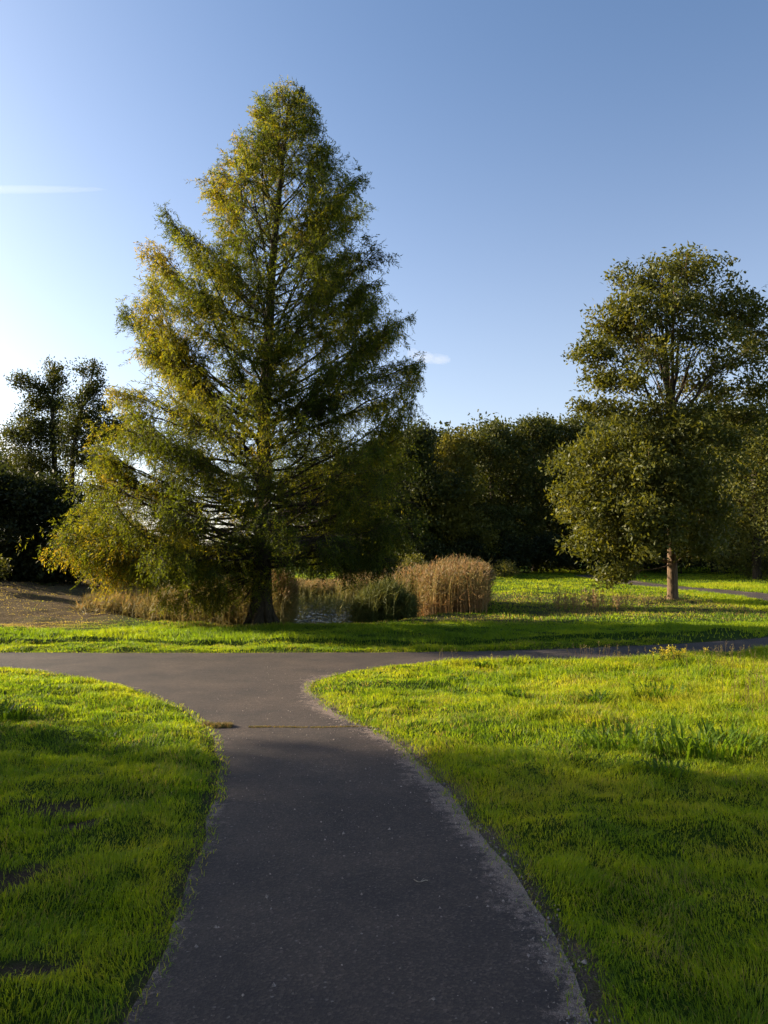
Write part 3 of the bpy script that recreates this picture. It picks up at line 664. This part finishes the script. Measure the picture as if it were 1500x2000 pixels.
    Rm = np.where(cc > 0, RRp, RLp) * cc ** 2 + .5 * (RLp + RRp) * (1 - cc ** 2)
    ang_ = np.arctan2(vy, vx); lim = Rm * (.93 + .20 * N1(ang_ * 2.2 + 9, tp_[:, 2] * 1.6, 1, 2)) + .05
    kp = (rr_ < lim) & (tp_[:, 2] > bz + .35) & ((rr_ > .22 * Rm) | (tp_[:, 2] > 11) | (rng.random(len(TW)) < .5))
    dens = N2(tp_[:, 0] * 1.3 + 31, tp_[:, 2] * 1.3 + tp_[:, 1] * .8, 1, 2); kp &= rng.random(len(TW)) < np.clip((dens - np.interp(tp_[:, 2], [1.5, 3, 7, 11], [.30, .36, .30, .18])) * 4.0, .08, 1)
    TW, TD, TL, TT = TW[kp], TD[kp], TL[kp], TT[kp]
    sa = np.array([q_[0] for q_ in SB]); se = np.array([q_[1] for q_ in SB])
    ex = se[:, 0] - axis(se[:, 2]); ey = se[:, 1] - by; er = np.hypot(ex, ey) + 1e-6; ec = ex / er
    eR = np.where(ec > 0, np.interp(se[:, 2], pz, pr) - axis(se[:, 2]), axis(se[:, 2]) - np.interp(se[:, 2], pz, pl)) * ec ** 2 + .5 * (np.interp(se[:, 2], pz, pr) - np.interp(se[:, 2], pz, pl)) * (1 - ec ** 2)
    ok_ = er < eR * .97; T.segs(sa[ok_], se[ok_], .009, .003, 3)
    print('redwood twigs', len(TW))
    T.segs(TW, TW + TD * TL[:, None] * .9, .0035, .002, 3)
    per = 13; n = len(TW) * per; s = np.tile(np.linspace(.05, 1.0, per), len(TW)) + rng.uniform(-.03, .03, n)
    d = np.repeat(TD, per, 0); c = np.repeat(TW, per, 0) + d * (np.repeat(TL, per) * s)[:, None]
    sdv = nrm(np.cross(d, rng.normal(0, 1, (n, 3)))); sgn = np.tile(np.where(np.arange(per) % 2, 1, -1), len(TW))[:, None]
    ld = nrm(d * .75 + sdv * sgn * .8 + rng.normal(0, .12, (n, 3)))
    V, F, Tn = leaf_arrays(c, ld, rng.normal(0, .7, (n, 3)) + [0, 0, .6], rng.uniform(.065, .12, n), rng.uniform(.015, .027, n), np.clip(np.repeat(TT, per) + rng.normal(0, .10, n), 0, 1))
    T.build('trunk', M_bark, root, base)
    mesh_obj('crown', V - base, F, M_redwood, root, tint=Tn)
    print('redwood leaves', n)
redwood()

# --- the ash on the right
def ash():
    D0 = 31.0; b = P(1314, 1170, D0); b[2] = float(ground_z(np.array([b[0]]), np.array([b[1]]))[0])
    q = lambda px, py, dd=0.0: P(px, py, D0 + dd)
    m = D0 / FPX
    forks = [q(1313, 1100), q(1312, 1030), q(1310, 940), q(1308, 860), q(1308, 810)]
    L = []
    def lobe(px, py, dd, rx, ry, rz, n):
        if py < 610: py += 20
        L.append((q(px, py, dd), (rx * m, rz, ry * m), n))
    # upper dome, tall fan of limbs
    for a in [(1270, 535, 0, 62, 48, 1.6, 62), (1345, 525, .5, 70, 45, 1.8, 66), (1410, 575, 0, 60, 52, 1.7, 58), (1225, 590, -.8, 50, 40, 1.4, 44), (1310, 590, -1, 75, 50, 1.6, 55), (1455, 625, .4, 46, 44, 1.5, 46),
              (1190, 640, .5, 52, 34, 1.5, 44), (1165, 690, -.4, 46, 30, 1.3, 38), (1250, 660, 1, 60, 40, 1.6, 34), (1370, 650, -1.2, 60, 42, 1.5, 34), (1440, 700, -.4, 60, 40, 1.6, 44), (1180, 745, .3, 58, 26, 1.4, 34), (1480, 760, .6, 46, 30, 1.4, 32),
              (1245, 745, -1.2, 45, 28, 1.3, 22), (1400, 765, .8, 50, 28, 1.4, 26), (1150, 795, 0, 40, 16, 1.0, 14), (1485, 665, 1, 34, 50, 1.2, 26), (1200, 805, .3, 60, 22, 1.5, 26), (1285, 795, -1.2, 55, 20, 1.2, 20), (1312, 700, -1.3, 60, 45, 1.2, 22), (1350, 745, .8, 45, 28, 1.0, 14), (1268, 700, .9, 45, 35, 1.0, 14), (1365, 800, -.8, 55, 22, 1.2, 22), (1445, 812, .3, 60, 24, 1.5, 30), (1213, 520, 0, 14, 16, .6, 5), (1478, 592, 0, 16, 12, .6, 5)]: lobe(*a)
    # broad lower crown
    for a in [(1230, 855, -.5, 85, 42, 1.9, 95), (1330, 850, -.9, 85, 45, 1.9, 95), (1420, 850, .3, 75, 40, 1.8, 75), (1160, 905, 0, 70, 50, 1.8, 80), (1250, 930, -1.6, 85, 55, 1.7, 110), (1350, 930, -1.7, 75, 55, 1.6, 95),
              (1142, 975, -.3, 50, 40, 1.6, 50), (1210, 1010, -1.4, 75, 45, 1.7, 85), (1300, 1010, -1.9, 75, 45, 1.5, 85), (1385, 1000, -.8, 52, 50, 1.5, 60), (1170, 1060, -.6, 55, 30, 1.4, 42), (1255, 1065, -1.5, 60, 30, 1.4, 48), (1360, 1065, -.9, 48, 26, 1.3, 36),
              (1205, 1115, -.6, 36, 30, 1.1, 30), (1122, 1010, 0, 24, 18, .8, 10), (1300, 920, 1.3, 120, 70, 1.6, 90), (1120, 900, .4, 26, 26, .9, 12), (1095, 960, 0, 20, 14, .6, 7), (1098, 1003, 0, 15, 9, .5, 5), (1118, 1062, 0, 12, 9, .4, 4)]: lobe(*a)
    root = broadleaf('ash_tree', b, forks, L, 38, .26, .20, .080, 'rounded broad-leaved tree on a single bare trunk in the sunny meadow on the right', 'tree', .19, leafm=M_ash, barkm=M_barkash, t0=.5, hollow=.45, upb=.5, limb=.42, bulge=.30)
    # visible fan of limbs between the two halves of the crown
    T = Tubes(); f0 = q(1308, 815)
    for px, py, dd in [(1284, 610, 0), (1264, 640, -.5), (1300, 560, .3), (1322, 590, -.4), (1342, 640, .5), (1385, 660, .4), (1420, 715, -.2), (1225, 720, .4)]:
        e = q(px, py, dd); pc = curve(f0 + [rng.normal(0, .10), rng.normal(0, .1), rng.uniform(-.6, .5)], e, .06 * abs(px - 1308) * m * (-1 if abs(px - 1308) > 60 else .4), 8, .03); pc[1:-1, 0] = pc[1:-1, 0] * .75 + .25 * f0[0]; T.add(pc, np.linspace(.10, .03, 8), 6)
        for _ in range(7):
            i = rng.integers(3, 8); st = pc[i]; en = st + np.array([rng.normal(0, .7), rng.normal(0, .5), rng.uniform(.3, 1.1)]); T.segs(st[None], en[None], .02, .006, 4)
    T.build('limbs', M_bark, root, b)
ash()

# --- reusable tree and bush meshes for the woods
def on_ground(px, D):
    p = P(px, 1100, D); return np.array([p[0], D, float(base_z(p[0], D))])
def tall_tree(name, px, top, halfw, D, label, cat='tree', n=230, t0=.45, low=.0, L=.24, leafm=None, group='trees of the wood behind the meadow', per=46, sig=.42, seedlobes=9):
    b = on_ground(px, D); m = D / FPX; H = P(px, top, D)[2] - b[2]; Wd = halfw * m
    forks = [b + [0, 0, H * .2], b + [.1, 0, H * .38], b + [0, .1, H * .58], b + [.05, 0, H * .72]]
    lobes = []
    for k in range(seedlobes):
        fz = (k + .5) / seedlobes; z = H * (low + (1 - low) * (.06 + .86 * fz)); rw = Wd * (1.0 if fz < .6 else 1.0 - .62 * (fz - .6) / .4)
        a = k * 2.4 + rng.normal(0, .5); rr = rw * .48
        lobes.append((b + np.array([rr * math.cos(a), rr * math.sin(a), z]), (rw * .62, rw * .62, H * (.13 + .04 * rng.random())), n // seedlobes))
    lobes.append((b + np.array([0, 0, H * .89]), (Wd * .36, Wd * .36, H * .10), n // 14))
    return broadleaf(name, b, forks, lobes, per, sig, L, L * .5, label, cat, .25, group, leafm=leafm or M_wood, t0=t0, hollow=.4)
G2 = 'trees of the wood behind the meadow'
woods = [
 (620, 905, 75, 62, 'woodland tree seen through the lower right branches of the redwood, nearest its trunk', .42),
 (715, 880, 70, 58, 'woodland tree half hidden behind the right skirt of the redwood', .42),
 (800, 838, 55, 54, 'darkest woodland tree, touching the right edge of the redwood', .30),
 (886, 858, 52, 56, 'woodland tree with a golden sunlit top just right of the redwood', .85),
 (962, 836, 58, 58, 'rounded dark woodland tree right beside the golden-topped one', .5),
 (1045, 818, 56, 60, 'woodland tree with even dark top midway between redwood and ash', .45),
 (1120, 822, 56, 62, 'woodland tree just left of the ash crown', .4),
 (1205, 818, 68, 60, 'woodland tree behind the left half of the ash crown', .4),
 (1300, 820, 68, 64, 'woodland tree straight behind the ash trunk', .4),
 (1395, 812, 60, 58, 'woodland tree behind the right half of the ash crown', .45),
 (1560, 800, 80, 56, 'woodland tree at the far right end of the wood', .45)]
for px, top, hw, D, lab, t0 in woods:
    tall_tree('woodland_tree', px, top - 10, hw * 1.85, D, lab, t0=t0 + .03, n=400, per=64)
tall_tree('woodland_tree', 1478, 815, 95, 47, 'olive green tree beside the ash at the right edge, nearer than the wood', t0=.55, low=-.02, n=420, L=.2, leafm=M_ash)
# darker second row that closes the wood
for i, (px, top, hw, D) in enumerate([(760, 905, 90, 74), (860, 900, 90, 74), (960, 880, 90, 76), (1060, 870, 90, 76), (1160, 860, 90, 76), (1260, 860, 95, 76), (1360, 850, 95, 76), (1460, 850, 95, 76), (1580, 850, 95, 76)]):
    tall_tree('woodland_tree', px, top - 52, hw, D, 'dark tree in the back row deep inside the wood', t0=.3, n=260, L=.5, sig=.8, per=60, group='hidden back row of the wood')
def bush(name, px, top, halfw, D, label, t0=.5, n=70, L=.14, leafm=None, group=None, per=44, sig=.22, cat='bush', z0=None, depth=None):
    b = on_ground(px, D) if z0 is None else np.array([P(px, 1100, D)[0], D, z0]); m = D / FPX; H = max(.4, P(px, top, D)[2] - b[2]); Wd = halfw * m; dp = depth or Wd
    forks = [b + [0, 0, H * .15], b + [0, 0, H * .3]]
    lobes = [(b + np.array([Wd * .55 * math.cos(a), dp * .5 * math.sin(a), H * rng.uniform(.35, .62)]), (Wd * .5, dp * .5, H * .34), n // 5) for a in np.arange(5) * 1.257 + rng.random()]
    lobes.append((b + np.array([0, 0, H * .68]), (Wd * .5, dp * .5, H * .3), n // 5))
    return broadleaf(name, b, forks, lobes, per, sig, L, L * .45, label, cat, .05, group, leafm=leafm or M_bush, t0=t0, hollow=.4)
# shrubs at the foot of the wood
GU = 'shrubs along the foot of the wood'
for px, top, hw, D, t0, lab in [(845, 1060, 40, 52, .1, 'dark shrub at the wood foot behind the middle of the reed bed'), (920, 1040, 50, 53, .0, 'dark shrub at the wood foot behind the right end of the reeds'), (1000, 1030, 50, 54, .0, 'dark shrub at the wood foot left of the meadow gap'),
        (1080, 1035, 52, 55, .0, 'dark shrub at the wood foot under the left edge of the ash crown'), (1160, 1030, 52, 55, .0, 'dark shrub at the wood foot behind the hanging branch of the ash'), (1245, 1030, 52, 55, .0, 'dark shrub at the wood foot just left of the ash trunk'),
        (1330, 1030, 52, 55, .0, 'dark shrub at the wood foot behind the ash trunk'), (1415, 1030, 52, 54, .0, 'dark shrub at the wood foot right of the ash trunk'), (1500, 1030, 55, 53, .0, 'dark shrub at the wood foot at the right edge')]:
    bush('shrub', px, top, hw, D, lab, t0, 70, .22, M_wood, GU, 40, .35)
bush('bush', 612, 1070, 46, 46, 'rounded green bush behind the pond nearest the redwood trunk', .45, 90, .16, group='green bushes behind the pond')
bush('bush', 724, 1050, 44, 45, 'brightest green bush behind the reeds right of the pond', .65, 110, .16, group='green bushes behind the pond')
bush('bush', 808, 1078, 28, 47, 'small straw-tinted bush behind the reeds, left of the meadow', 1.0, 36, .14, group='green bushes behind the pond')
bush('bramble', 905, 1092, 30, 47, 'low yellowish bramble in front of the wood, left one of two', .9, 34, .13, group='brambles before the wood')
bush('bramble', 985, 1096, 40, 49, 'low reddish bramble in front of the wood, right one of two', 1.0, 34, .13, group='brambles before the wood')
# far low trees seen through the redwood
for px, top, hw, lab in [(255, 1040, 60, 'distant pale treetop seen through the lowest left redwood branches'), (350, 1052, 60, 'distant pale treetop seen through the redwood, middle of three'), (450, 1045, 65, 'distant pale treetop seen through the redwood beside its trunk'), (545, 1035, 60, 'distant treetop seen just right of the redwood trunk')]:
    tall_tree('distant_tree', px, top, hw, 100, lab, t0=.7, n=90, L=.4, sig=.7, per=30, group='far trees beyond the pond', leafm=M_bush)

# left-hand group
def lobed(name, D, base_px, forks_px, lobes_px, label, cat, tr, per, sig, L, t0, leafm, group=None, hollow=.42):
    b = on_ground(base_px, D); m = D / FPX
    forks = [P(px, py, D) for px, py in forks_px]
    lobes = [(P(px, py, D + dd), (rx * m, rz, ry * m), n) for px, py, dd, rx, ry, rz, n in lobes_px]
    return broadleaf(name, b, forks, lobes, per, sig, L, L * .5, label, cat, tr, group, leafm=leafm, t0=t0, hollow=hollow)
GL = 'trees of the thicket on the left'
lobed('slender_tree', 36, 108, [(112, 1050), (108, 950), (104, 850), (102, 780)],
      [(104, 718, 0, 9, 16, .4, 8), (109, 748, 0, 17, 17, .6, 16), (86, 762, .2, 16, 12, .5, 10), (47, 736, 0, 13, 11, .4, 8), (62, 752, 0, 11, 9, .3, 5), (30, 752, 0, 7, 10, .3, 3), (72, 785, 0, 22, 16, .7, 16), (112, 792, .3, 26, 20, .8, 26), (50, 812, 0, 15, 12, .5, 8), (70, 835, -.3, 34, 24, 1, 32), (104, 835, .3, 28, 20, 1, 22), (105, 870, 0, 42, 36, 1.2, 44), (40, 855, 0, 34, 30, 1, 30), (20, 845, 0, 14, 10, .4, 5), (55, 900, 0, 45, 32, 1.4, 44), (115, 940, .4, 36, 34, 1.2, 30), (60, 960, .3, 50, 40, 1.4, 50)],
      'tall dark slender tree with an open top rising over the thicket on the left', 'tree', .16, 80, .26, .125, .45, M_wood, GL)
lobed('slender_tree', 34, 138, [(138, 1040), (140, 960), (142, 880), (160, 800)],
      [(181, 722, 0, 9, 12, .4, 7), (163, 724, 0, 7, 8, .3, 4), (186, 748, .1, 11, 13, .4, 8), (176, 772, .2, 17, 15, .6, 15), (150, 785, .2, 13, 12, .5, 8), (160, 812, 0, 25, 17, .8, 24), (140, 838, 0, 20, 14, .7, 14), (185, 850, .3, 34, 30, 1, 34), (212, 845, 0, 28, 24, .9, 26), (236, 828, 0, 20, 14, .6, 10), (198, 800, 0, 18, 18, .6, 10), (160, 890, .4, 36, 28, 1, 24), (190, 910, 0, 30, 34, 1, 22), (165, 985, .3, 30, 34, 1, 20)],
      'second tall dark tree of the left thicket, beside the redwood with light between its stems', 'tree', .14, 80, .25, .125, .4, M_wood, GL)
lobed('broad_tree', 42, -10, [(-10, 1040), (-8, 980)],
      [(0, 915, 0, 55, 36, 1.6, 60), (-60, 900, 0, 60, 50, 2, 60), (45, 935, 0, 45, 34, 1.5, 50), (-20, 980, 0, 70, 50, 2, 70)],
      'rounded tree with sunlit yellow-green top at the left edge', 'tree', .2, 44, .32, .19, .8, M_bush, GL)
lobed('thicket_bush', 31, 60, [(60, 1100), (60, 1050)],
      [(10, 960, 0, 60, 50, 1.8, 90), (85, 985, 0, 55, 48, 1.6, 80), (150, 1030, 0, 42, 55, 1.5, 60), (-50, 960, 0, 70, 60, 2, 70), (30, 1050, -.3, 70, 50, 1.6, 100), (110, 1090, -.2, 65, 40, 1.4, 80), (-40, 1080, 0, 70, 50, 1.8, 70), (190, 1085, .5, 45, 40, 1.3, 44), (60, 1125, -.3, 110, 20, 1.2, 70)],
      'big black-green bush filling the left edge above the dry bank', 'bush', .12, 72, .32, .19, .0, M_wood, GL)
lobed('thicket_bush', 33, 255, [(255, 1120), (255, 1100)],
      [(230, 1110, 0, 50, 30, 1.3, 44), (300, 1120, 0, 55, 26, 1.2, 40), (380, 1125, 0, 55, 26, 1.2, 40), (450, 1115, .5, 50, 28, 1.3, 40)],
      'low dark bush behind the redwood skirt left of its trunk', 'bush', .06, 40, .24, .14, .2, M_wood, GL)
lobed('thicket_bush', 27, -12, [(-12, 1120), (-12, 1100)], [(-8, 1105, 0, 20, 22, .5, 24), (-30, 1120, 0, 26, 24, .6, 24)], 'small grey-green bush cut by the left edge above the dry bank', 'bush', .04, 40, .14, .10, .9, M_bush, GL)

# trees outside the view on the left: they throw the shade that lies over the foreground
GS = 'trees outside the view that shade the foreground'
def shade_tree(x, y, H, R, n, t0, lab, low=.12):
    b = np.array([x, y, float(base_z(x, y))]); forks = [b + [0, 0, H * .2], b + [0, 0, H * .45], b + [0, 0, H * .65]]
    lobes = [(b + np.array([R * .5 * math.cos(a), R * .5 * math.sin(a), H * (low + (.88 - low) * (k + .5) / 8)]), (R * .62, R * .62, H * .13), n // 8) for k, a in enumerate(np.arange(8) * 2.4)]
    broadleaf('shade_tree', b, forks, lobes, 60, .5, .36, .22, lab, 'tree', .22, GS, leafm=M_wood, t0=t0, hollow=.45)
for i, (x, y, H, R, n) in enumerate([(-26, 13.3, 14.5, 3.3, 300), (-25, 8.6, 16, 3.4, 300), (-26, 3.6, 15.5, 3.4, 270), (-25, -1.4, 14, 3.5, 230), (-26, -6.9, 14, 3.6, 200), (-48, 19.0, 17, 4.3, 240), (-50, 10.5, 17, 4.5, 240), (-50, 2.5, 17, 4.5, 240)]):
    shade_tree(x, y, H, R, n, .5, 'broad-leaved tree standing well to the left of the view beside the lawn')

# ------------------------------------------------------------------ reeds
def reed_bed(name, xa, ya, za, topz, tl, th, label, wst=.0085, lean=.08, plume=True, green=0.0):
    n = len(xa); b = np.stack([xa, ya, za], 1); h = topz - za; h = h * (rng.uniform(.80, 1.05, n) + .22 * (N1(xa, ya, .7, 2) - .5)) * np.where(rng.random(n) < .06, 1.10, 1)
    az = rng.uniform(0, 6.283, n); le = np.abs(rng.normal(0, lean, n)) * h
    tp = b + np.stack([np.cos(az) * le + .05 * h, np.sin(az) * le, h], 1)
    fa = rng.uniform(0, 3.14, n); s = np.stack([np.cos(fa), np.sin(fa), 0 * fa], 1) * wst
    md = b * .45 + tp * .55; md[:, :2] -= (tp - b)[:, :2] * .2
    V = [np.stack([b - s, b + s, md + s * .9, md - s * .9, tp + s * .3, tp - s * .3], 1).reshape(-1, 3)]
    k = np.arange(n)[:, None] * 6; F = [k + np.array([[0, 1, 2, 3]]), k + np.array([[3, 2, 4, 5]])]; Fv = np.vstack(F)
    tn = rng.normal(0, .07, n); T = [np.stack([tl + tn, tl + tn, .5 * (tl + th) + tn, .5 * (tl + th) + tn, th + tn, th + tn], 1).ravel()]
    V0 = V[0]; off = len(V0)
    m = n * 9; sv = rng.uniform(.2, 1.02, m); c = np.repeat(b, 9, 0) * (1 - sv[:, None]) + np.repeat(tp, 9, 0) * sv[:, None]
    d = rng.normal(0, .75, (m, 3)) + [0.3, 0, .6]
    lv, lf, lt = leaf_arrays(c, d, rng.normal(0, 1, (m, 3)), rng.uniform(.2, .42, m), .022, np.clip(tl + (th - tl) * sv + rng.normal(0, .1, m) - green * sv, 0, 1), .3)
    V0 = np.vstack([V0, lv]); Fv = np.vstack([Fv, lf + off]); T0 = np.r_[T[0], lt]
    if plume:
        off = len(V0); kk = np.where(rng.random(n) < .7)[0]; m = len(kk) * 10; c = np.repeat(tp[kk], 10, 0) + rng.normal(0, .035, (m, 3)) - np.stack([np.zeros(m), np.zeros(m), rng.uniform(-.10, .20, m)], 1)
        lv, lf, lt = leaf_arrays(c, rng.normal(0, .5, (m, 3)) + [.3, 0, .8], rng.normal(0, 1, (m, 3)), .10, .022, rng.uniform(.75, 1, m)); V0 = np.vstack([V0, lv]); Fv = np.vstack([Fv, lf + off]); T0 = np.r_[T0, lt]
    o = mesh_obj(name, V0, Fv, M_reed, tint=np.clip(T0, 0, 1)); return tag(o, label, 'reeds', 'reed beds round the pond', kind='stuff')
def gz(x, y): return np.maximum(ground_z(x, y), WATER_Z)
def bed(n, pxa, pxb, Da, Db, top_fn, *a, **k):
    D = .5 * (Da + Db) + (Db - Da) * np.clip(rng.normal(0, .27, n), -.8, .8); w0 = pxb - pxa; px = rng.uniform(pxa, pxb, n) + rng.normal(0, .045 * w0, n) * (rng.random(n) < .5); x = (px - 750) / FPX * (D * .7 + .15 * (Da + Db)); y = D
    z = gz(x, y); tz = np.array([P(0, t, 1)[2] for t in [0]])
    top = EYE + (1100 - top_fn(px)) / FPX * .5 * (Da + Db); reed_bed('reed_bed', x, y, z, top, *a, **k)
bed(5200, 815, 943, 25.6, 29.5, lambda p: np.interp(p, [815, 860, 900, 930, 943], [1122, 1114, 1106, 1108, 1116]), .80, .52, 'tall block of orange-brown reeds at the right end of the pond', lean=.10)
bed(3600, 735, 830, 27, 32, lambda p: np.interp(p, [735, 780, 830], [1130, 1122, 1118]), .45, .55, 'green and beige reeds joining the brown block on its left', green=.2)
bed(1800, 660, 760, 40, 45, lambda p: np.interp(p, [640, 680, 745], [1136, 1126, 1124]), .4, .55, 'pale reeds on the far bank of the pond', green=.2)
bed(2300, 694, 800, 23.2, 24.8, lambda p: np.interp(p, [694, 715, 750, 775, 800], [1178, 1158, 1140, 1156, 1172]), .10, .12, 'darker green reed clump standing nearest at the right of the open water', plume=False)
bed(1500, 520, 566, 22.5, 25, lambda p: np.interp(p, [520, 545, 566], [1122, 1128, 1150]), .42, .5, 'reeds right beside the redwood trunk')
bed(150, 575, 700, 27, 40, lambda p: 1172 + 0 * p, .1, .3, 'sparse stems standing in the open water', plume=False, lean=.15)
bed(2300, 540, 670, 42, 46, lambda p: 1138 + 0 * p, .3, .4, 'low reeds at the far end of the open water')
bed(1500, 300, 490, 23, 29, lambda p: np.interp(p, [300, 350, 420, 480], [1170, 1140, 1130, 1140]), .5, .5, 'brown reeds and dead stems under the left skirt of the redwood', lean=.3, plume=False)
bed(1100, 170, 330, 24, 30, lambda p: np.interp(p, [160, 230, 320], [1185, 1160, 1165]), .5, .6, 'tangle of brown dead stems at the foot of the dry bank', lean=.4, plume=False)
# dry tall weeds in the meadow
for px, py, n, sp, hh, lab in [(1125, 1190, 60, .7, .9, 'loose stand of tall dry weeds in the meadow between reeds and ash'), (1180, 1185, 40, .6, .75, 'thinner stand of dry weeds in the meadow just left of the ash')]:
    D = 26; c = on_ground(px, D); t = n; x = rng.normal(0, sp, n); y = rng.normal(0, sp, n); b = np.stack([x, y, -.05 + 0 * x], 1); tp = b + np.stack([rng.normal(0, .08, n), rng.normal(0, .08, n), rng.uniform(.4, 1, n) * hh], 1)
    tt = Tubes(); tt.segs(b, tp, .006, .003, 3); m = n * 16; s = rng.uniform(.4, 1, m)[:, None]; cc = np.repeat(b, 16, 0) * (1 - s) + np.repeat(tp, 16, 0) * s
    lv, lf, lt = leaf_arrays(cc, rng.normal(0, .6, (m, 3)) + [0, 0, .7], rng.normal(0, 1, (m, 3)), .12, .02, rng.uniform(.5, 1, m)); V = np.concatenate(tt.V)
    o = mesh_obj('dry_weeds', np.vstack([V, lv]), np.vstack([np.concatenate(tt.F), lf + len(V)]), M_reed, tint=np.r_[np.full(len(V), .8), lt]); o.location = tuple(c); tag(o, lab, 'weeds', 'dry weeds in the meadow')

# ------------------------------------------------------------------ clouds and contrail (far away, thin real volumes)
def puff_mat(name, dens):
    m, nt, out = new_mat(name); v = nt.nodes.new('ShaderNodeVolumePrincipled'); v.inputs['Color'].default_value = (1, .97, .96, 1)
    v.inputs['Density'].default_value = dens; v.inputs['Anisotropy'].default_value = .2; nt.links.new(v.outputs[0], out.inputs['Volume']); return m
def ellipsoid(c, r, nu=20, nv=12):
    u = np.linspace(0, 2 * np.pi, nu + 1)[:-1]; v = np.linspace(.02, np.pi - .02, nv); U, W_ = np.meshgrid(u, v)
    V = np.stack([np.cos(U) * np.sin(W_), np.sin(U) * np.sin(W_), np.cos(W_)], -1).reshape(-1, 3) * np.asarray(r) + np.asarray(c)
    i = np.arange(nv - 1)[:, None] * nu; j = np.arange(nu)[None]; j2 = (j + 1) % nu
    F = np.stack([i + j, i + nu + j, i + nu + j2, i + j2], -1).reshape(-1, 4)
    return V, [F, np.array([[*range(nu)]]), np.array([[*range((nv - 1) * nu, nv * nu)][::-1]])]
DC = 3000.0; mc = DC / FPX
c = P(-20, 370, DC); V, F = ellipsoid((0, 0, 0), (240 * mc, 25, 7 * mc), 40, 14)
o = mesh_obj('contrail', V, F, puff_mat('contrail_vapour', .0016)); o.location = tuple(c); tag(o, 'thin white vapour streak in the sky at the left edge', 'contrail')
root = empty('cloud', P(845, 700, DC)); tag(root, 'tiny pale cloud low in the sky right of the redwood', 'cloud')
for k, (px, py, rx, ry) in enumerate([(848, 701, 34, 10), (826, 697, 22, 12), (862, 704, 20, 7), (806, 690, 12, 9)]):
    V, F = ellipsoid((0, 0, 0), (rx * mc, 40, ry * mc)); o = mesh_obj('puff', V, F, bpy.data.materials.get('cloud_vapour') or puff_mat('cloud_vapour', .0013), root); o.location = tuple(P(px, py, DC) - P(845, 700, DC))
root = empty('cloud', P(0, 865, DC)); tag(root, 'grey-white cloud bank low at the left edge behind the thicket', 'cloud')
for px, py, rx, ry in [(-40, 870, 90, 40), (20, 880, 60, 25), (-90, 840, 60, 35)]:
    V, F = ellipsoid((0, 0, 0), (rx * mc, 90, ry * mc)); o = mesh_obj('puff', V, F, bpy.data.materials['cloud_vapour'], root); o.location = tuple(P(px, py, DC) - P(0, 865, DC))
